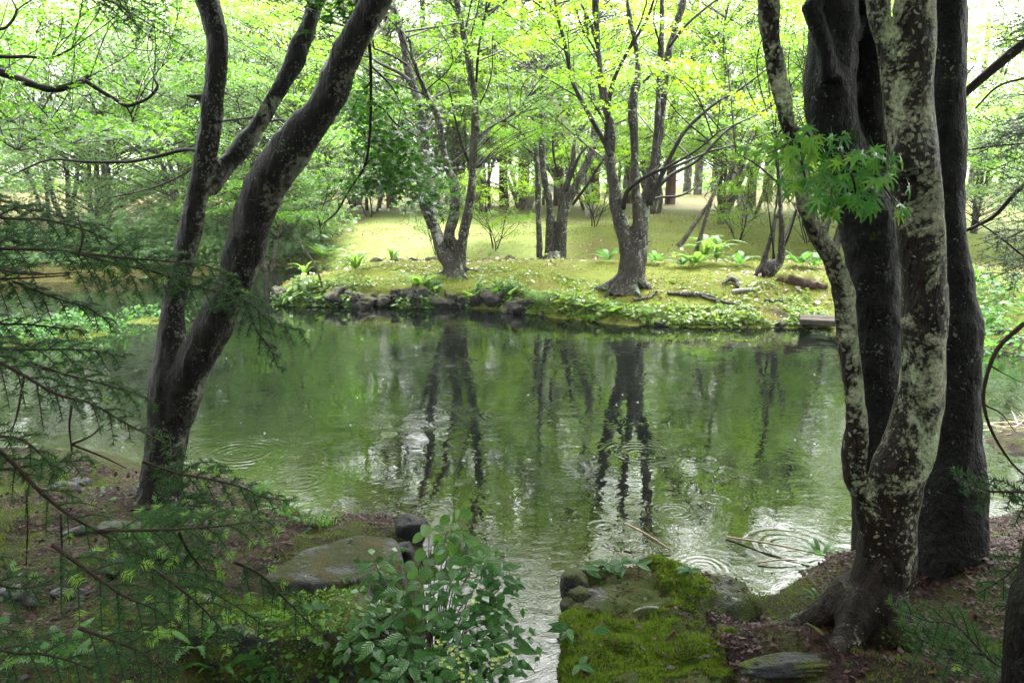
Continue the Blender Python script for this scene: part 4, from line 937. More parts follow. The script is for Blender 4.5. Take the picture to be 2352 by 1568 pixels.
for i, (px, py, k, n, L, lab) in enumerate([
    (1885, 1290, 'f', 9, .20, 'small bright fern at the water left of the lichened maple'), (1880, 1395, 'f', 7, .10, 'tiny fern on the litter left of the lichened maple'),
    (655, 1192, 'f', 9, .22, 'small fern on the bank edge right of the left maple'), (590, 1150, 'f', 8, .20, 'pale fern under the left maple at the water'), (330, 1262, 'f', 8, .26, 'bright fern in the litter below the left maple'),
    (380, 1435, 'f', 6, .20, 'fern hanging at the left of the mossy boulder'), (455, 1500, 'f', 8, .24, 'fern at the foot of the mossy boulder'), (700, 1210, 'f', 6, .14, 'tiny fern beside the flat slab'), (505, 1560, 'f', 8, .24, 'fern at the bottom edge under the mossy boulder'), (150, 1545, 'f', 9, .3, 'fern in the lower left corner')]):
    fern(lab, G(px, py), 'd', n, L * .85, 240 + i, 'small ferns on the near banks', .3)
# grass tuft at the water
def tuft(label, p, n, L, seed, mat, group=None):
    rg = rng_(seed); t = thing('grass_tuft', label, 'grass', p, group); g = Geo()
    for i in range(n):
        a = rg.uniform(0, 6.28); l = L * rg.uniform(.6, 1.1); o = np.array([math.cos(a), math.sin(a), 0]); s = np.array([-o[1], o[0], 0]) * .004; b_ = rg.normal(0, .04, 3) * [1, 1, 0]
        q = [b_, b_ + o * l * .25 + [0, 0, l * .55], b_ + o * l * .6 + [0, 0, l * .6], b_ + o * l * .95 + [0, 0, l * .35]]
        V = []; 
        for k, c in enumerate(q): V += [c + s * (1 - .3 * k), c - s * (1 - .3 * k)]
        g.add(np.array(V), [(0, 1, 3, 2), (2, 3, 5, 4), (4, 5, 7, 6)])
    obj('blades', g.mesh('blades', mat), t)['kind'] = 'stuff'
    return t
tuft('round tuft of fine grass hanging over the island water edge', G(1240, 706), 260, .42, 1, M['fern'], 'grass tufts at the water')
tuft('small grass tuft at the water below the forked maple', G(1490, 728), 110, .22, 2, M['fern'], 'grass tufts at the water')
tuft('sparse reddish-green grass tuft beside the flat slab', G(740, 1210), 60, .12, 3, M['fern'], 'grass tufts at the water')
# ------------------------------------------------------------------ low greenery that nobody could count
def scatter_cover(name, label, P, size, mat, leaf, seed, up=.6, kind='stuff', cat='plants', tdown=.0):
    rg = rng_(seed); n = len(P); g = Geo()
    leaves_geo(g, P, np.stack([rg.normal(size=n), rg.normal(size=n), rg.normal(0, .4, n) - tdown], -1), np.stack([rg.normal(0, up, n), rg.normal(0, up, n) - .2, np.ones(n)], -1), size * np.clip(rg.lognormal(-.15, .45, n), .25, 2.6), leaf)
    return tag(obj(name, g.mesh(name, mat)), label, cat, kind=kind)
def bank_points(rg, n, px0, px1, dy, zmax, clump=.7):
    px = rg.uniform(px0, px1, n); wy = np.interp(px, [612, 1100, 1200, 1360, 1550, 1910], [701, 710, 720, 737, 750, 752]); P = np.array([onz(a, b) for a, b in zip(px, wy)]); P[:, 1] += rg.uniform(dy[0], dy[1], n)
    keep = fbm2(P[:, 0], P[:, 1], 1.8, 2, 55) + .5 * fbm2(P[:, 0], P[:, 1], 6, 2, 56) > -.25 * clump; P = P[keep]
    P[:, 2] = np.maximum(terrain(P[:, 0], P[:, 1]), .02) + rg.uniform(0, 1, len(P)) ** 1.6 * zmax
    return P
rg = rng_(301)
scatter_cover('ground_cover', 'dark leafy greenery between the island rocks', bank_points(rg, 8000, 615, 1200, (-.14, .45), .20, .6), .05, M['fern_dark'], KITE, 31)
P = np.vstack([bank_points(rg, 6000, 615, 1200, (-.10, .5), .22, .5), bank_points(rg, 15000, 1190, 1910, (-.05, .5), .10, 1.1), bank_points(rg, 6000, 1190, 1500, (-.05, .4), .07, 9), bank_points(rg, 5000, 1190, 1910, (.3, 1.6), .04, -.2), bank_points(rg, 3000, 640, 1200, (.4, 1.8), .03, -.2)])
scatter_cover('ground_cover', 'low leafy greenery along the island water edge', P, .055, M['cover'], KITE, 1)
P = bank_points(rg, 900, 620, 1190, (-.16, .3), .26, .0); scatter_cover('ground_cover', 'larger round-leaved greenery hanging on the island rocks', P, .11, M['maple_pale'], KITE, 2)
# stream side behind the island and left bank
def along(line, n, w, h, seed):
    rg = rng_(seed); L = np.asarray(line); k = rg.integers(0, len(L) - 1, n); t = rg.uniform(size=(n, 1)); p = L[k] * (1 - t) + L[k + 1] * t + rg.normal(0, w, (n, 2))
    z = np.maximum(terrain(p[:, 0], p[:, 1]), 0); hh = h * np.clip(.6 + .8 * fbm2(p[:, 0], p[:, 1], .9, 2, seed), .05, 1.6); return np.column_stack([p, z + rg.uniform(0, 1, n) * hh])
scatter_cover('ground_cover', 'leafy greenery lining the stream behind the island', along(DITCH, 7000, .35, .30, 303), .08, M['cover'], KITE, 3)
LB = W((-300, 648), (0, 640), (300, 634), (480, 622), (600, 609), (720, 606))
scatter_cover('ground_cover', 'dense pale leafy bank on the far left shore', np.vstack([along(LB + [0, .2], 18000, .3, .7, 304), along(LB + [0, 1.3], 22000, .6, 1.2, 305)]), .11, M['maple_pale'], KITE, 4)
for i, (ix, iy, r, h) in enumerate(ISLETS):
    rg = rng_(310 + i); n = 1600 if i < 2 else 400; q = rg.normal(0, r * .5, (n, 2)) * [1.5, 1]; p = np.column_stack([ix + q[:, 0], iy + q[:, 1], np.zeros(n)]); p[:, 2] = np.maximum(terrain(p[:, 0], p[:, 1]), 0) + rg.uniform(0, .25, n)
    scatter_cover('ground_cover', ['leafy greenery on the larger islet at left', 'leafy greenery on the islet at the left edge', 'thin greenery on the low islet by the left maple'][i], p, .05, M['fern_dark'], KITE, 5 + i)
# right shore beyond the trunks
rg = rng_(320); q = np.array([onz(rg.uniform(2230, 2420), rg.uniform(770, 830))[:2] for _ in range(2500)]); q[:, 1] += rg.uniform(0, 2.2, 2500)
P = np.column_stack([q, np.maximum(terrain(q[:, 0], q[:, 1]), 0) + rg.uniform(0, .28, 2500)]); scatter_cover('ground_cover', 'leafy greenery under the plank bridge at right', P, .07, M['fern_dark'], KITE, 9)
rg = rng_(321); n = 700; c = BAR.mean(0); q = c + rg.normal(0, 1, (n, 2)) * [.32, .16] + [.35, 0]; P = np.column_stack([q, .03 + rg.uniform(0, .10, n)])
g = Geo(); leaves_geo(g, P, np.stack([rg.normal(0, 1, n), rg.normal(0, .35, n), rg.normal(0, .12, n)], -1), np.tile([0., 0, 1], (n, 1)), rg.uniform(.10, .30, n), (NEEDLE[0] * [1, .5, 1], NEEDLE[1]))
tag(obj('reed_litter', g.mesh('reed_litter', M['straw'])), 'flattened straw-coloured reeds in the water at right', 'reeds', kind='stuff')

# moss and litter on the near ground
def near_points(rg, n, box):
    x = rg.uniform(box[0], box[1], n); y = rg.uniform(box[2], box[3], n); z = terrain(x, y); k = z > .06
    return np.column_stack([x, y, z])[k]
rg = rng_(330)
P = np.vstack([near_points(rg, 30000, (-4.2, -.6, 2.4, 6.0)), near_points(rg, 40000, (.9, 3.6, 2.2, 5.2))]); P = P[fbm2(P[:, 0], P[:, 1], 2.0, 3, 76) > -.15]
scatter_cover('leaf_litter', 'reddish brown fallen leaves and bark flakes on the near banks', P + [0, 0, .004], .019, M['litter'], KITE, 11, .35, cat='litter')
rg = rng_(331); P = np.vstack([near_points(rg, 70000, (-4.2, -.6, 2.4, 6.0)), near_points(rg, 50000, (.9, 3.6, 2.2, 5.2))])
keep = fbm2(P[:, 0], P[:, 1], 2.0, 4, 76) < .02; P = P[keep]
def moss_blades(name, label, P, N, seed, size=.016, mat='moss_tuft'):
    rg = rng_(seed); n = len(P); g = Geo(); T = N + rg.normal(0, .55, (n, 3)); leaves_geo(g, P, T, rg.normal(size=(n, 3)), size * rg.uniform(.5, 1.4, n), (np.array([(0, .16, 0), (0, -.16, 0), (1, 0, 0)]), np.array([(0, 1, 2)])))
    return tag(obj(name, g.mesh(name, M[mat])), label, 'moss', kind='stuff')
moss_blades('moss', 'short green moss carpeting patches of the near banks', P, np.tile([0., 0, 1], (len(P), 1)), 12)
def surface_points(o, n, seed, zmin=.1, nzmin=.15, patch=(2.5, -.05)):
    me = o.data; k = len(me.polygons); A = np.empty(k, np.float32); me.polygons.foreach_get('area', A); Cn = np.empty(k * 3, np.float32); me.polygons.foreach_get('center', Cn); Nn = np.empty(k * 3, np.float32); me.polygons.foreach_get('normal', Nn)
    Cn = Cn.reshape(-1, 3) + np.array(o.location); Nn = Nn.reshape(-1, 3); rg = rng_(seed); i = rg.choice(k, n, p=A / A.sum()); P = Cn[i] + rg.normal(0, .008, (n, 3)) * (1 - np.abs(Nn[i])); N = Nn[i]
    keep = (P[:, 2] > zmin) & (N[:, 2] > nzmin) & (fbm(P * patch[0], 4, 88) > patch[1]); return P[keep], N[keep]
P, N = surface_points(RROCK, 230000, 13, .02, -.5, (3.0, -.9))
mask = fbm(P * 3.2, 3, 88) + .5 * fbm(P * 14, 2, 89) - .55 * sstep(3.0, 3.75, P[:, 1]) + .30
k = mask > .05; moss_blades('moss', 'bright green moss over the right boulder', P[k], N[k] + [0, 0, .4], 14, .016)
k = (mask > -.22) & (mask < .12) & (rng_(5).uniform(size=len(P)) < .5); moss_blades('moss', 'thin olive moss fringing the bare stone of the right boulder', P[k], N[k] + [0, 0, .2], 15, .010, 'moss_olive')
k = rng_(6).uniform(size=len(P)) < .006; scatter_cover('leaf_litter', 'brown flakes fallen on the right boulder', P[k] + N[k] * .012, .022, M['litter'], KITE, 16, .4, cat='litter')
LB2 = [o for o in bpy.data.objects if o.name.startswith('boulder') and o is not RROCK][0]
P, N = surface_points(LB2, 60000, 15, .02, -.3, (4.0, .05)); moss_blades('moss', 'dull green moss and liverwort on the lower left boulder', P, N + [0, 0, .3], 16, .018)
rg = rng_(17); P, N = surface_points(LB2, 9000, 18, -.05, -.5, (3.0, .05)); P = P + N * .012; scatter_cover('ground_cover', 'tiny bright leaves clinging to the lower left boulder', P, .020, M['fern'], KITE, 19, .8)
rg = rng_(332); P = near_points(rg, 1400, (-3.6, -.7, 2.6, 5.8)); keep = fbm2(P[:, 0], P[:, 1], 2.0, 2, 66) > .1; scatter_cover('ground_cover', 'scattered small seedlings on the left bank', P[keep] + [0, 0, .03], .026, M['fern_dark'], KITE, 20, .5)
# fallen leaves on lawn and island
rg = rng_(333); n = 26000; x = rg.uniform(-9, 13, n); y = rg.uniform(12.5, 30, n); z = terrain(x, y); k = (z > .08) & (fbm2(x, y, .9, 3, 91) > -.1); P = np.column_stack([x, y, z + .012])[k]
scatter_cover('leaf_litter', 'fallen leaves scattered over the mossy lawn and island', P, .06, M['lawn_litter'], KITE, 21, .3, cat='litter')
rg = rng_(334); n = 110000; x = rg.uniform(-6, 9, n); y = 12.5 + 15 * rg.uniform(0, 1, n) ** 1.3; z = terrain(x, y); k = (z > .10) & (fbm2(x, y, 1.4, 3, 92) > -.2); P = np.column_stack([x, y, z])[k]
moss_blades('moss', 'yellow-green moss pile over the island', P, np.tile([0., 0, .6], (len(P), 1)), 22, .035, 'moss_far')

# ------------------------------------------------------------------ roots, sticks, log, bridge
def ground_line(name, label, cat, pts, w, mat, lift=.02, group=None, lump=.2):
    P = np.array([(hit if name == 'stick' else G)(x, y) for x, y in pts]) + [0, 0, lift]; A = catmull(P, 5); r = np.interp(np.linspace(0, 1, len(A)), np.linspace(0, 1, len(w)), w) * P[:, 1].mean() / F_PX / 2
    b = P[0]; t = Geo(); tube(t, A, r, 8, (lump, .1), len(pts)); return tag(obj(name, t.mesh(name, mat, True, b), None, b), label, cat, group)
ground_line('root', 'long dark exposed root on the moss right of the forked maple', 'root', [(1532, 678), (1575, 680), (1610, 682), (1650, 690)], [8, 13, 11, 6], M['bark_island'], .03, 'roots on the island')
ground_line('root', 'thin root running down towards the water right of the long dark one', 'root', [(1610, 684), (1660, 696), (1700, 704), (1745, 712)], [8, 7, 6, 3], M['bark_island'], .02, 'roots on the island')
ground_line('root', 'short root with a broken twig below the forked maple', 'root', [(1455, 692), (1490, 686), (1505, 676), (1512, 664)], [6, 5, 4, 3], M['bark_island'], .02, 'roots on the island')
ground_line('root', 'dark arched root hump on the moss left of the stump', 'root', [(1660, 660), (1675, 650), (1690, 655), (1695, 668)], [6, 12, 12, 6], M['bark_island'], .06, 'roots on the island')
ground_line('root', 'pale branched root lying left of the rotten log', 'root', [(1680, 675), (1710, 672), (1730, 670), (1745, 664)], [7, 9, 8, 4], M['bark_pale'], .04, 'roots on the island')
ground_line('root', 'dark root near the water below the rotten log', 'root', [(1755, 692), (1780, 694), (1800, 695)], [6, 8, 4], M['bark_island'], .02, 'roots on the island')
ground_line('root', 'low dark root at the right end of the island', 'root', [(1840, 716), (1870, 718), (1900, 722)], [10, 14, 10], M['bark_island'], .01, 'roots on the island')
ground_line('root', 'dark root at the left foot of the three-stemmed maple', 'root', [(1000, 634), (1018, 630), (1040, 630)], [6, 11, 12], M['bark_island'], .02, 'roots on the island')
ground_line('rotten_log', 'red-brown rotten log lying on the island near the stump', 'log', [(1795, 640), (1830, 650), (1865, 655), (1900, 662)], [38, 40, 36, 24], M['log'], -.01, None, .7)
ground_line('stick', 'curved dark twig lying on the right mossy boulder', 'stick', [(1456, 1408), (1470, 1402), (1490, 1398), (1512, 1400)], [5, 6, 6, 5], M['bark_pale'], .012)
ground_line('stick', 'grey broken branch at the left foot of the lichened maple', 'stick', [(1850, 1450), (1870, 1462), (1890, 1480)], [9, 12, 10], M['slate'], .03)
ground_line('root', 'reddish root at the right foot of the left maple', 'root', [(425, 1140), (445, 1142), (458, 1150), (462, 1160)], [6, 9, 10, 8], M['fir_twig'], .02)
def stick(label, a, b_, w, mat, group):
    p, q = onz(*a), onz(*b_); m = (p + q) / 2 + [0, 0, .01]; g = Geo(); r = w * p[1] / F_PX / 2; tube(g, catmull(np.array([p, m, q]), 4), np.linspace(r, r * .6, 9), 6)
    tag(obj('reed_stick', g.mesh('reed_stick', mat, True, p), None, p), label, 'stick', group)
stick('pale straw stick jutting from the water behind the right boulder', (1436, 1202, .10), (1540, 1262, .02), 6, M['straw'], 'straw sticks in the water')
stick('long straw stick afloat left of the lichened maple', (1668, 1232, .01), (1898, 1276, .05), 5, M['straw'], 'straw sticks in the water')
stick('short pale stick afloat beyond the right bank', (1740, 1292, .01), (1830, 1286, .02), 4, M['straw'], 'straw sticks in the water')
# slab bridge on the right
pA, pB = onz(1836, 744, .14), onz(2440, 768, .20); d = nrm(pB - pA); s = np.array([-d[1], d[0], 0]); s = s / np.linalg.norm(s)
import bmesh
t = thing('plank_bridge', 'low grey plank bridge crossing to the island at right', 'bridge', (pA + pB) / 2)
for k in range(2):
    bm = bmesh.new(); bmesh.ops.create_cube(bm, size=1); L = np.linalg.norm(pB - pA)
    for v in bm.verts: v.co = Vector((v.co.x * L, v.co.y * .30, v.co.z * .09))
    bmesh.ops.bevel(bm, geom=bm.edges[:], offset=.012, segments=2, affect='EDGES'); me = bpy.data.meshes.new('plank'); bm.to_mesh(me); bm.free(); me.materials.append(M['plank'])
    obj('plank', me, t, s * (.16 + k * .32) - s * .0, (0, 0, math.atan2(d[1], d[0])))

# ------------------------------------------------------------------ fir boughs
def fir_bough(tree, path, L, seed, nl=.023, step=.028, fan=1.0, dens=640, tip=.13, r0=.007, twist=0.0, nw=1.0, name='bough'):
    rg = rng_(seed); P = catmull(np.array(path), 10); seglen = np.linalg.norm(np.diff(P, axis=0), axis=1); cum = np.concatenate([[0], np.cumsum(seglen)]); tot = cum[-1]
    def pos(s): return np.array([np.interp(s, cum, P[:, i]) for i in range(3)])
    gs = Geo(); off = np.array(tree.location); tube(gs, P, np.linspace(r0 * .8, .0015, len(P)), 6, cap=False)
    runs = [(P, 0)]  # needle-bearing runs
    s = step; side = 1
    while s < tot:
        p = pos(s); t = nrm(pos(min(tot, s + .02)) - pos(max(0, s - .02))); up = nrm(np.array([twist, -.62 + rg.normal(0, .12), .75])); b = nrm(np.cross(t, up))
        f = 1 - s / tot; l = L * (.22 + .95 * f ** .7 * min(1, s / (.12 * tot) + .4)) * rg.uniform(.65, 1.15) * fan
        d = nrm(t * .75 + b * side * .8 + np.array([0, 0, -.16 + rg.normal(0, .12)])); e = p + d * l + np.array([0, 0, -.16 * l]); m = p + d * l * .5 + np.array([0, 0, .03 * l])
        T = catmull(np.array([p, m, e]), 5); tube(gs, T, np.linspace(.0026, .001, len(T)), 4, cap=False); runs.append((T, l))
        if l > .10:
            for q in np.arange(.3, .9, .065 / l):
                for s2 in ((-1,) if rg.uniform() < .5 else (1,)) if l < .16 else (-1, 1):
                    c = T[int(q * (len(T) - 1))]; dd = nrm(d * .8 + nrm(np.cross(d, up)) * s2 * .75 + rg.normal(0, .1, 3)); l2 = l * (1 - q) * rg.uniform(.4, .75)
                    if l2 < .03: continue
                    T2 = np.array([c, c + dd * l2 * .5, c + dd * l2 + [0, 0, -.06 * l2]]); tube(gs, T2, [.0014, .0011, .0008], 3, cap=False); runs.append((catmull(T2, 3), l2))
        s += step * rg.uniform(.7, 1.3); side = -side
    Gn, Gt = Geo(), Geo(); acc = {0: [], 1: []}
    for T, l in runs:
        le = np.linalg.norm(np.diff(T, axis=0), axis=1).sum(); n = max(6, int(le * dens * (.5 if l == 0 else 1))); u = np.sort(rg.uniform(.04, 1.0, n)); k = u * (len(T) - 1); i0 = np.minimum(k.astype(int), len(T) - 2); fr = (k - i0)[:, None]
        c = T[i0] * (1 - fr) + T[i0 + 1] * fr; t = nrm(T[i0 + 1] - T[i0]); up = np.array([0, -.6, .8]); b = nrm(np.cross(t, up)); sd = np.where(rg.uniform(size=n) < .5, -1, 1)[:, None]
        dr = t * (.55 + rg.normal(0, .12, (n, 1))) + b * sd + np.array([0, 0, 1]) * rg.normal(.12, .22, (n, 1)); sz = nl * rg.uniform(.7, 1.15, n) * np.clip(1.25 - u ** 3 * .55, .4, 1)
        new = np.zeros(n, int)
        if l > 0 and rg.uniform() < tip: new = (u > 1 - min(.5, .03 / max(le, .03))).astype(int)
        for w in (0, 1):
            mk = new == w
            if mk.any(): acc[w].append((c[mk], dr[mk], sz[mk]))
    for w, mat, nm in ((0, M['needle'], 'needles'), (1, M['needle_new'], 'new_shoots')):
        if not acc[w]: continue
        g = Geo(); c = np.vstack([a[0] for a in acc[w]]); dr = np.vstack([a[1] for a in acc[w]]); sz = np.concatenate([a[2] for a in acc[w]])
        lf = (NEEDLE[0] * [1, nw * 1.5, 1], NEEDLE[1]); leaves_geo(g, c, dr, np.tile([0., -.6, .8], (len(c), 1)) + rg.normal(0, .3, (len(c), 3)), sz, lf); acc[w] = g.mesh(nm, mat, False, off)
    bo = obj(name, gs.mesh(name, M['fir_twig'], True, off), tree)
    for w, nm in ((0, 'needles'), (1, 'new_shoots')):
        if not isinstance(acc[w], list): obj(nm, acc[w], bo)['kind'] = 'stuff'
# fir at the left, its trunk just outside the frame
fb = on(-2.75, 2.5); FIR = thing('fir_tree', 'fir at the left edge whose boughs hang across the near bank', 'tree', fb)
g = Geo(); P = catmull(np.array([fb + [0, 0, -.2], fb + [.05, 0, 1.5], fb + [0, .05, 4], fb + [.05, 0, 9]]), 6); tube(g, P, np.linspace(.13, .03, len(P)), 12, (.06, .15), 5); obj('trunk', g.mesh('trunk', M['bark_dark'], True, fb), FIR)
def bough_px(pts, Y, dY, L, seed, **k):
    n = len(pts); q = [at(x, y, Y + dY * i / (n - 1)) for i, (x, y) in enumerate(pts)]; fir_bough(FIR if k.pop('tree', None) is None else OTHER, q, L, seed, **k)
bough_px([(-700, 500), (-300, 560), (30, 572), (150, 577), (262, 605), (356, 625), (440, 655), (562, 690), (619, 736), (694, 762)], 2.5, .35, .23, 401, r0=.009)
bough_px([(150, 577), (260, 590), (380, 600), (470, 610), (540, 640)], 2.62, .2, .16, 402)
bough_px([(-500, 700), (-100, 790), (0, 833), (56, 863), (131, 905), (210, 927), (289, 972), (375, 1017), (430, 1050)], 2.2, .15, .15, 403, r0=.009, dens=360)
bough_px([(-500, 880), (-100, 985), (0, 1036), (86, 1122), (150, 1175), (225, 1220), (319, 1272), (412, 1314), (562, 1404), (610, 1440)], 2.05, .1, .12, 404, r0=.009, dens=360)
bough_px([(225, 1218), (330, 1217), (412, 1215), (500, 1208), (560, 1200), (622, 1194)], 2.1, .25, .17, 405, tip=.55)
bough_px([(412, 1224), (430, 1260), (460, 1300), (499, 1352)], 2.12, .1, .10, 406, tip=.5)
bough_px([(120, 1250), (230, 1330), (290, 1370), (360, 1400), (385, 1425)], 1.9, .0, .16, 407, tip=.6)
bough_px([(-300, 460), (0, 500), (100, 505), (200, 530), (260, 560), (310, 592)], 2.7, .25, .20, 408, r0=.008)
bough_px([(-300, 430), (-50, 470), (60, 480), (150, 500), (230, 520)], 3.1, .2, .2, 409)
bough_px([(-300, 590), (0, 640), (75, 665), (150, 692), (200, 705), (250, 740)], 2.5, .2, .16, 410)
bough_px([(-300, 790), (-40, 800), (70, 803), (150, 802), (220, 806), (290, 820)], 2.35, .25, .15, 411)
bough_px([(60, 830), (150, 860), (230, 880), (300, 900), (345, 915)], 2.4, .2, .14, 412)
bough_px([(-300, 1040), (-30, 1075), (60, 1070), (140, 1060), (212, 1056)], 2.1, .1, .13, 413, tip=.6)
bough_px([(-300, 700), (-40, 740), (60, 745), (130, 752), (200, 760)], 2.6, .2, .14, 414)
bough_px([(540, 1290), (600, 1320), (650, 1370), (700, 1420), (738, 1455)], 2.3, .05, .09, 415, tip=.5)
bough_px([(-300, 1380), (0, 1490), (90, 1500), (170, 1520), (240, 1550)], 1.85, .05, .17, 416)
bough_px([(180, 1440), (260, 1470), (330, 1500), (400, 1560)], 1.8, .05, .14, 417)
bough_px([(330, 1060), (400, 1085), (480, 1100), (560, 1120), (600, 1140), (680, 1150)], 2.35, .2, .13, 418, tip=.4)
bough_px([(300, 1170), (380, 1165), (440, 1160), (510, 1170)], 2.3, .1, .15, 419)
bough_px([(560, 690), (590, 760), (620, 800), (640, 850)], 2.85, .05, .08, 420)
bough_px([(-300, 1250), (-40, 1330), (40, 1350), (120, 1340)], 1.95, .05, .15, 421)
bough_px([(330, 1290), (400, 1340), (470, 1400), (530, 1470)], 2.0, .0, .12, 422)
bough_px([(-300, 980), (-30, 1000), (50, 1010), (110, 1060), (130, 1100)], 2.0, .0, .12, 423)
rg = rng_(430)
for i in range(16):     # upper boughs above the frame
    a = rg.uniform(-1.3, 2.2); z = rg.uniform(2.9, 6.5); L = rg.uniform(1.3, 2.3); s = fb + [0, 0, z]; d = np.array([math.cos(a), math.sin(a), -.1])
    fir_bough(FIR, [s, s + d * L * .5 + [0, 0, .08], s + d * L], .34, 440 + i, nl=.03, step=.06, dens=150, nw=1.8, tip=.2)
# bare dead twigs under the boughs
for i, pts in enumerate([[(56, 863), (40, 950), (20, 1010)], [(165, 930), (160, 980), (165, 1040), (150, 1070)], [(165, 1020), (210, 1000), (240, 975)], [(165, 1020), (240, 1050), (290, 1075)], [(140, 1180), (143, 1300), (140, 1400)], [(60, 1120), (64, 1200), (60, 1300)], [(0, 620), (80, 630), (180, 625)], [(0, 640), (70, 638), (160, 632)], [(180, 590), (190, 540), (178, 500)]]):
    P = catmull(np.array([at(x, y, 2.25) for x, y in pts]), 4); g = Geo(); tube(g, P, np.linspace(.004, .0015, len(P)), 5); obj('dead_twig', g.mesh('dead_twig', M['fir_twig'], True, fb), FIR)

# small fir at the lower right
ob = on(2.35, 2.0); OTHER = thing('young_fir', 'young fir with glossy boughs at the lower right edge', 'tree', ob)
g = Geo(); P = catmull(np.array([ob + [0, 0, -.1], ob + [.02, 0, .8], ob + [0, 0, 2.2]]), 5); tube(g, P, np.linspace(.04, .015, len(P)), 9, (.05, .1), 2); obj('trunk', g.mesh('trunk', M['bark_dark'], True, ob), OTHER)
K = dict(tree=1, tip=.12, nl=.024)
bough_px([(2560, 1160), (2420, 1140), (2352, 1130), (2278, 1128), (2230, 1112), (2190, 1092)], 2.1, .0, .12, 451, **K)
bough_px([(2560, 1240), (2450, 1265), (2352, 1291), (2300, 1330), (2245, 1362)], 2.1, .0, .11, 452, **K)
bough_px([(2560, 1560), (2400, 1545), (2293, 1527), (2196, 1437), (2130, 1425), (2053, 1392)], 2.05, -.1, .14, 453, **K)
bough_px([(2260, 1500), (2180, 1490), (2120, 1470), (2070, 1440)], 2.0, -.05, .10, 454, **K)
bough_px([(2560, 1420), (2440, 1400), (2340, 1380), (2300, 1400)], 2.2, .0, .10, 455, **K)
for i, pts in enumerate([[(2352, 743), (2290, 803), (2260, 890), (2263, 946), (2286, 1006), (2330, 1070), (2380, 1110)], [(2262, 930), (2300, 950), (2330, 990)], [(2275, 840), (2310, 860), (2352, 880)]]):
    P = catmull(np.array([at(x, y, 2.5) for x, y in pts]), 4); g = Geo(); tube(g, P, np.linspace(.008, .003, len(P)) if i == 0 else np.linspace(.003, .001, len(P)), 5); obj('dead_twig', g.mesh('dead_twig', M['fir_twig'], True, ob), OTHER)

# hemlock at the right edge behind the trunks
hb = on(6.3, 6.4); HEM = thing('hemlock_tree', 'feathery dark hemlock at the upper right edge', 'tree', hb)
g = Geo(); P = catmull(np.array([hb + [0, 0, -.1], hb + [.05, 0, 2], hb + [0, .05, 5], hb + [0, 0, 9]]), 5); tube(g, P, np.linspace(.16, .05, len(P)), 10, (.06, .2), 2); obj('trunk', g.mesh('trunk', M['bark_dark'], True, hb), HEM)
rg = rng_(460)
for i in range(26):
    px0, py0 = 2560, rg.uniform(-150, 620); e = (rg.uniform(2225, 2330), py0 + rg.uniform(-30, 130)); Y = rg.uniform(5.2, 7.2)
    q = [at(px0, py0, Y), at((px0 + e[0]) / 2, (py0 + e[1]) / 2 - 25, Y), at(*e, Y)]; fir_bough(HEM, q, .42, 461 + i, nl=.028, step=.085, dens=130, nw=1.9, tip=.15, r0=.010)
for i, pts in enumerate([[(2480, 20), (2352, 101), (2290, 150), (2216, 214), (2190, 240)], [(2480, 330), (2352, 424), (2290, 490), (2250, 515), (2205, 535)], [(2352, 180), (2290, 200), (2240, 250)], [(2352, 330), (2290, 335), (2220, 345)], [(2352, 590), (2290, 540), (2230, 500)]]):
    P = catmull(np.array([at(x, y, 6.0) for x, y in pts]), 4); g = Geo(); w = [.045, .02, .01, .008, .008][i]; tube(g, P, np.linspace(w, w * .6, len(P)), 6); obj('branch', g.mesh('branch', M['fir_twig'], True, hb), HEM)
# dark conifer sprays at the top left
tb = on(-7.2, 7.5); TL = thing('hemlock_tree', 'dark hemlock whose sprays hang in the top left', 'tree', tb)
g = Geo(); P = catmull(np.array([tb + [0, 0, -.1], tb + [.05, 0, 3], tb + [0, 0, 9]]), 5); tube(g, P, np.linspace(.16, .06, len(P)), 10, (.06, .2), 2); obj('trunk', g.mesh('trunk', M['bark_dark'], True, tb), TL)
for i in range(9):
    e = (rg.uniform(260, 470), rg.uniform(20, 135)); s = (rg.uniform(60, 220), rg.uniform(-160, -20)); q = [tb + [0, 0, 5.3], at(*s, 7.2), at((s[0] + e[0]) / 2, (s[1] + e[1]) / 2 - 15, 7.0), at(*e, 6.8)]
    fir_bough(TL, q, .45, 490 + i, nl=.03, step=.10, dens=110, nw=2.0, tip=.1, r0=.02)

# maple at the left edge: dark sinuous limbs reaching into the picture
mb = on(-7.6, 9.2); ML = thing('maple_tree', 'maple at the left edge with black sinuous limbs reaching over the pond', 'tree', mb); rg = rng_(500)
g = Geo(); P = catmull(np.array([mb + [0, 0, -.1], mb + [.1, 0, 2], mb + [0, .1, 4], mb + [.2, 0, 7]]), 5); tube(g, P, np.linspace(.2, .07, len(P)), 10, (.08, .2), 2); obj('trunk', g.mesh('trunk', M['bark_left'], True, mb), ML); St = [P]
for i, (pts, w0, w1) in enumerate([([(-300, 160), (-60, 150), (0, 165), (60, 188), (120, 205), (180, 192), (207, 176)], 26, 16), ([(195, 185), (230, 208), (270, 232), (290, 243), (320, 236), (345, 222), (362, 200), (355, 182)], 12, 6), ([(288, 240), (300, 262), (306, 280)], 6, 3),
    ([(-200, 110), (0, 130), (60, 130), (115, 134), (165, 112)], 12, 5), ([(-100, 80), (0, 68), (25, 52), (38, 25), (28, 0)], 9, 5), ([(38, 25), (60, 8), (90, -10)], 5, 3), ([(0, 322), (40, 345)], 5, 3), ([(90, 245), (130, 290), (165, 330)], 4, 2)]):
    P, R = stem_path([(x, y, w0 + (w1 - w0) * k / (len(pts) - 1)) for k, (x, y) in enumerate(pts)], 8.6, dY=.2); St.append(P); g = Geo(); tube(g, P, R, 8, (.1, .1), i); obj('limb', g.mesh('limb', M['twig'], True, mb), ML)
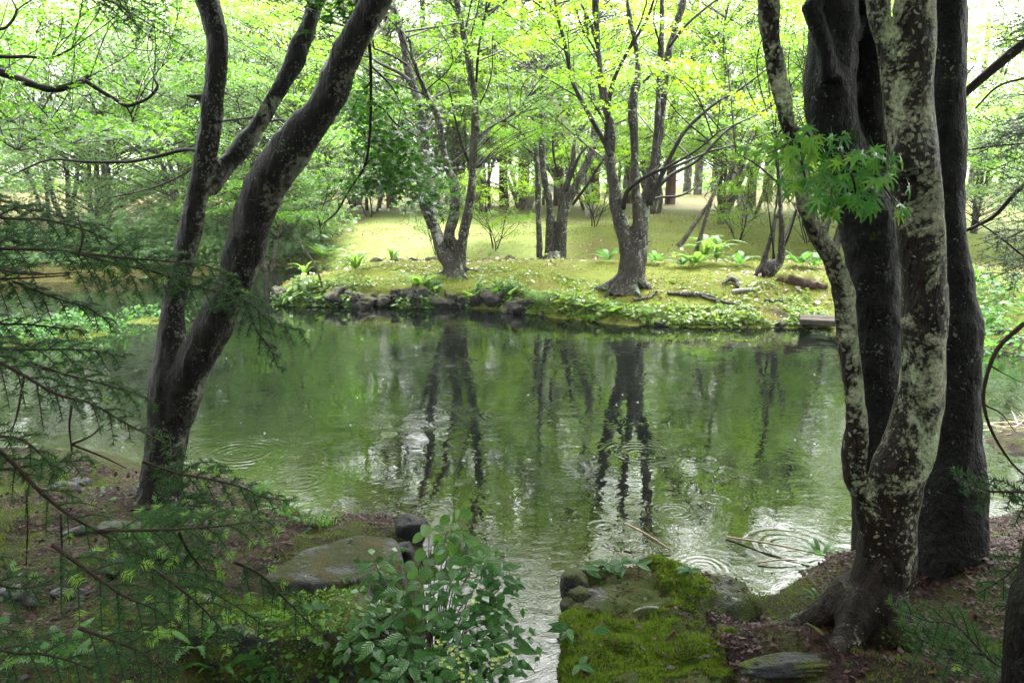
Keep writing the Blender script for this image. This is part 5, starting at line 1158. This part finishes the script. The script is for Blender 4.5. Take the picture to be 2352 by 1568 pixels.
C = np.array([at(rg.uniform(-150, 430), rg.uniform(-60, 320), rg.uniform(8.0, 10.5)) for _ in range(60)]); add_crown(ML, rg, C, rg.uniform(.28, .6, len(C)), 90, .06, LEAF5, M['maple_mid'], St, r0=.008, thick=.05)
# drooping maple bough between the left maple and the three-stemmed one: from a tree on the left maple's far side
db = b_loc = np.array(LEFT.location); rg = rng_(505); St = []
for i, (pts, w0, w1) in enumerate([([(840, 60), (850, 120), (852, 200), (850, 300), (838, 380), (800, 440), (775, 485), (745, 512)], 9, 4), ([(845, 235), (880, 250), (910, 285), (960, 315)], 6, 3), ([(850, 150), (900, 200), (930, 260)], 6, 2), ([(838, 380), (870, 350), (900, 352)], 5, 2), ([(850, 190), (820, 230), (800, 280)], 5, 2)]):
    P, R = stem_path([(x, y, w0 + (w1 - w0) * k / (len(pts) - 1)) for k, (x, y) in enumerate(pts)], 6.2 if i else 5.6, dY=.6 if i == 0 else .3); St.append(P); g = Geo(); tube(g, P, R, 7, (.1, .08), i); obj('branch', g.mesh('branch', M['twig'], True, db), LEFT)
C = []
for x, y, n in [(830, 250, 4), (870, 280, 5), (920, 320, 6), (960, 380, 5), (985, 440, 4), (840, 330, 4), (880, 380, 4), (930, 420, 4), (850, 210, 3), (815, 410, 3)]:
    C += [at(x + rg.normal(0, 18), y + rg.normal(0, 16), rg.uniform(5.9, 6.8)) for _ in range(n)]
C = np.array(C); g = Geo(); spray_leaves(g, rg, C, rg.uniform(.14, .26, len(C)), 46, .055, LEAF5, None, .8, .05, .5); obj('drooping_foliage', g.mesh('drooping_foliage', M['maple_dark'], False, db), LEFT)['kind'] = 'stuff'

# unseen trees added to shade the near bank: trunks beside and behind the photographer
for i, (x, y, s, k) in enumerate([(-4.6, -1.5, 1.0, 'm'), (3.6, -2.2, 1.05, 'm'), (.2, -4.5, 1.1, 'm'), (-8.5, 3.0, 1.0, 'm'), (7.2, 2.2, 1.0, 'm'), (-2.4, -4.0, .9, 'd'), (2.2, -5.0, .9, 'd'), (-6.5, -4, 1.0, 'd'), (5.6, -3.4, .9, 'd'), (-5.4, 1.0, .8, 'd'), (5.4, .4, .8, 'd')]):
    plant(k, x, y, s, None, 'unseen added shade maple standing ' + ['behind the photographer at left', 'behind the photographer at right', 'straight behind the photographer', 'outside the left picture edge', 'outside the right picture edge', 'x', 'x', 'x', 'x', 'x', 'x'][i] if i < 5 else 'unseen added dark shade conifer standing ' + ['close behind the photographer at left', 'close behind the photographer at right', 'far behind the photographer at left', 'far behind the photographer at right', 'beside the photographer at left', 'beside the photographer at right'][i - 5], 'added shade trees around the viewpoint')

# ------------------------------------------------------------------ leafy shrub in the outlet: every leaf a part
def oval_leaf(name, mat, w, point, n=6, curl=.25, fold=.12, teeth=0.0):
    V = []; F = []; u = np.linspace(0, 1, n + 1)
    for k, a in enumerate(u):
        hw = w * (math.sin(math.pi * a ** .8) ** (.8 if point else .55)) * (1 - .25 * a if point else 1) + (.004 if k in (0, n) else 0)
        if teeth and k not in (0, n): hw *= 1 + teeth * (1 if k % 2 else -1)
        z = -curl * a * a
        V += [(a, hw, z + fold * hw / w * .5), (a, hw * .5, z + fold * .15), (a, 0, z), (a, -hw * .5, z + fold * .15), (a, -hw, z + fold * hw / w * .5)]
    for k in range(n):
        for j in range(4): q = k * 5 + j; F.append((q, q + 1, q + 6, q + 5))
    return mesh_np(name, np.array(V), [np.array(F)[:, ::-1]], mat, True)
SL = [oval_leaf('leaf', M['shrub_leaf'], w, True, 7, c, f, .05) for w, c, f in ((.24, .22, .10), (.27, .35, .14), (.21, .12, .08))]
NL = [oval_leaf('leaf', M['nettle_leaf'], w, False, 10, c, .06, .07) for w, c in ((.42, .25), (.46, .4), (.38, .15))]
sb = on(-.42, 3.4); SHR = thing('leafy_shrub', 'glossy dark green shrub with pointed veined leaves in the outlet', 'shrub', sb); rg = rng_(601)
gt = Geo(); spots = [(860, 1290, 3.55), (835, 1400, 3.3), (890, 1330, 3.5), (830, 1440, 3.25), (900, 1410, 3.3), (945, 1380, 3.35), (985, 1420, 3.25), (930, 1450, 3.2), (1000, 1350, 3.4), (1040, 1340, 3.4), (1090, 1350, 3.4), (1130, 1380, 3.4), (1160, 1420, 3.35), (1120, 1430, 3.3),
    (1075, 1390, 3.3), (1050, 1430, 3.2), (890, 1500, 3.1), (940, 1510, 3.05), (985, 1490, 3.1), (1010, 1530, 3.0), (960, 1560, 2.95), (1060, 1480, 3.1), (1100, 1480, 3.15), (1140, 1470, 3.2), (1180, 1490, 3.15), (1120, 1520, 3.1), (1075, 1540, 3.0), (1160, 1530, 3.1), (870, 1545, 3.0), (915, 1555, 2.95),
    (1040, 1580, 2.9), (1110, 1575, 2.95), (1150, 1350, 3.45), (1120, 1300, 3.5), (1090, 1290, 3.5), (1150, 1310, 3.5), (1005, 1400, 3.3), (860, 1470, 3.15), (800, 1470, 3.2), (1175, 1455, 3.25), (985, 1570, 2.92), (925, 1350, 3.4), (1040, 1500, 3.05)]
cnt = 0
for i, (px, py, Y) in enumerate(spots):
    p = at(px, py, Y); r0 = np.array([sb[0] + (p[0] - sb[0]) * .25, sb[1] + rg.normal(0, .1), 0.02]); P = catmull(np.array([r0, (r0 + p) / 2 + [0, 0, .08], p]), 4); tube(gt, P, np.linspace(.004, .002, len(P)), 5, cap=False)
    n = int(rg.integers(5, 8)); a0 = rg.uniform(0, 6.28); sz = rg.uniform(.065, .105)
    for k in range(n):
        if cnt >= 296: break
        a = a0 + k * 2.4; T = np.array([math.cos(a), math.sin(a) * .9 - .2, rg.uniform(-.45, .25)]); N = np.array([rg.normal(0, .2), -.45 + rg.normal(0, .15), 1.0]); q = p + np.array([math.cos(a), math.sin(a), 0]) * .012 + [0, 0, -.012 * k]
        obj('leaf', SL[rg.integers(3)], SHR, q - sb, basis_euler(T, N), sz * rg.uniform(.75, 1.2)); cnt += 1
obj('stems', gt.mesh('stems', M['stalk'], True, sb), SHR)
gi = Geo(); n = 520; k = rg.integers(0, len(spots), n); P = np.array([at(*spots[i]) for i in k]) + rg.normal(0, 1, (n, 3)) * [.07, .08, .05] - [0, -.05, .05]
leaves_geo(gi, P, np.stack([rg.normal(size=n), rg.normal(size=n) - .3, rg.normal(0, .5, n) - .2], -1), np.stack([rg.normal(0, .4, n), rg.normal(-.4, .3, n), np.ones(n)], -1), rg.uniform(.03, .06, n), KITE)
obj('inner_foliage', gi.mesh('inner_foliage', M['shrub_leaf'], False, sb), SHR)['kind'] = 'stuff'
gf = Geo()
for px, py, Y in [(1005, 1480, 2.95), (1030, 1500, 2.93), (1055, 1505, 2.93), (1020, 1525, 2.9), (1070, 1520, 2.9), (1150, 1515, 2.98), (1165, 1500, 3.0), (1140, 1525, 2.98), (1060, 1560, 2.85), (1085, 1570, 2.85), (1085, 1385, 3.15)]:
    c = at(px, py, Y)
    for k in range(5):
        a = rg.uniform(0, 6.28); p = c + rg.normal(0, .014, 3); 
        for j in range(3): leaves_geo(gf, p[None], np.array([[math.cos(a + j * 2.1), math.sin(a + j * 2.1) * .6, .5]]), np.array([[0, -.5, 1.]]), np.array([.011]), (KITE[0] * [1, 1.3, 1], KITE[1]))
o = obj('flowers', gf.mesh('flowers', M['flower'], False, sb), SHR); o['label'] = 'small yellow-green flower clusters'; o['kind'] = 'stuff'
nb = on(-.42, 3.75); NET = thing('nettle_plant', 'lighter plant with round crinkled toothed leaves above the shrub', 'plant', nb); gt = Geo()
for i, (px, py, Y) in enumerate([(1045, 1170, 4.0), (985, 1200, 4.0), (1025, 1220, 3.95), (1065, 1225, 3.95), (990, 1250, 3.9), (1030, 1265, 3.85), (1075, 1255, 3.9), (1105, 1265, 3.9), (1000, 1300, 3.8), (1045, 1300, 3.8), (965, 1290, 3.85), (1090, 1235, 4.0), (1015, 1330, 3.75)]):
    p = at(px, py, Y); r0 = nb + [(p[0] - nb[0]) * .3, 0, .02]; P = catmull(np.array([r0, (r0 + p) / 2 + [0, 0, .08], p]), 4); tube(gt, P, np.linspace(.004, .002, len(P)), 5, cap=False); a0 = rg.uniform(0, 6.28)
    for k in range(4):
        a = a0 + k * 1.6; q = p + np.array([math.cos(a), math.sin(a), 0]) * .03 + [0, 0, -.02 * k]; T = np.array([math.cos(a), math.sin(a) * .7 - .5, -.4 + rg.normal(0, .2)]); N = np.array([rg.normal(0, .25), -.7, .8])
        obj('leaf', NL[rg.integers(3)], NET, q - nb, basis_euler(T, N), rg.uniform(.055, .10)); tube(gt, np.array([p + [0, 0, -.02 * k], (p + q) / 2, q]), [.0016] * 3, 4, cap=False)
obj('stems', gt.mesh('stems', M['stalk'], True, nb), NET)
# small broad-leaved seedlings on the stones
def seedling(label, p, n, size, seed, mesh=None, h=.07):
    rg = rng_(seed); t = thing('seedling', label, 'plant', p, 'seedlings on the near stones'); g = Geo(); tube(g, np.array([[0, 0, -.02], [.005, 0, h * .5], [0, 0, h]]), [.002, .002, .0015], 4); obj('stem', g.mesh('stem', M['stalk'], True), t)
    for k in range(n):
        a = rg.uniform(0, 6.28) + k * 2.1; obj('leaf', (mesh or SL)[k % 3], t, (0, 0, h * (1 - .25 * (k // 3))), basis_euler(np.array([math.cos(a), math.sin(a), .2 - .1 * k]), np.array([0, -.5, 1])), size * rg.uniform(.7, 1.15))
for i, (px, py, z, n, s, lab) in enumerate([
    (1345, 1326, .36, 5, .09, 'leafy seedling at the back left corner of the right boulder'), (1392, 1316, .36, 6, .10, 'glossy seedling on the back edge of the right boulder'), (1430, 1316, .36, 5, .11, 'upright seedling beside the glossy one on the boulder back'), (1465, 1318, .34, 4, .08, 'yellowish seedling where the boulder meets the sticks'),
    (1585, 1336, .2, 5, .09, 'dark seedling on the back right edge of the right boulder'), (1400, 1480, .36, 3, .08, 'two-leaved seedling on the front moss of the right boulder'), (1306, 1470, .08, 5, .09, 'seedling low on the water side of the right boulder'), (1330, 1555, .25, 3, .08, 'seedling at the bottom edge of the right boulder'),
    (722, 1420, .22, 4, .085, 'bright three-leaved seedling on the lower left boulder'), (560, 1545, .1, 6, .09, 'leafy seedling at the bottom edge below the left boulder'), (640, 1560, .08, 6, .08, 'second leafy seedling at the bottom edge, nearer the shrub'), (370, 1405, .4, 5, .08, 'rough-leaved seedling left of the lower left boulder'), (860, 1325, .38, 6, .04, 'tiny clover-like plant on the front edge of the flat slab'), (790, 1335, .37, 6, .035, 'tiny clover-like plant at the middle of the slab front'), (900, 1290, .3, 6, .04, 'tiny clover-like plant at the right end of the slab'), (705, 1225, .33, 6, .04, 'tiny pale plant at the back of the flat slab'), (805, 1245, .37, 5, .03, 'smallest plant in a crack of the flat slab')]):
    p = hit(px, py); seedling(lab, p, n, s, 620 + i, None, .06 if s > .05 else .02)

# raindrop bubbles riding on the pond
rg = rng_(700); g = Geo()
for i in range(80):
    px, py = rg.uniform(430, 1950), rg.uniform(770, 1330); p = onz(px, py); r = rg.uniform(.005, .013)
    if H(p[0], p[1]) > -.04: continue
    th = np.linspace(0, 2 * np.pi, 10, endpoint=False); V = [p + [0, 0, r * .8]]
    for e in (.55, 1.0): V += [p + np.array([math.cos(a) * r * e, math.sin(a) * r * e, r * .8 * math.sqrt(max(0, 1 - e * e)) - .001]) for a in th]
    F3 = [(0, 1 + k, 1 + (k + 1) % 10) for k in range(10)]; F4 = [(1 + k, 11 + k, 11 + (k + 1) % 10, 1 + (k + 1) % 10) for k in range(10)]
    g.add(np.array(V), F3, F4)
t = NT('bubble'); gl = t.n('BsdfPrincipled', {'Base Color': (.02, .03, .02), 'Roughness': .03, 'IOR': 1.6})
tag(obj('raindrop_bubbles', g.mesh('raindrop_bubbles', t.done(gl.outputs[0]), True)), 'small bubbles and splashes of rain on the pond', 'bubbles', kind='stuff')

# ------------------------------------------------------------------ rain mist over pond and woods
g = Geo(); X0, X1, Ya, Yb, Za, Zb = -760., 760., -6.5, 860., -2.0, 30.
g.add(np.array([(x, y, z) for x in (X0, X1) for y in (Ya, Yb) for z in (Za, Zb)]), [(0, 1, 3, 2), (4, 6, 7, 5), (0, 4, 5, 1), (2, 3, 7, 6), (0, 2, 6, 4), (1, 5, 7, 3)])
t = NT('haze'); pv = t.n('VolumePrincipled', {'Color': (.93, .96, .96), 'Density': .0004, 'Anisotropy': .2}); t.t.links.new(pv.outputs[0], t.out.inputs['Volume'])
tag(obj('haze', g.mesh('haze', t.m)), 'thin rain mist', 'haze', kind='stuff')
cy.volume_bounces = 1
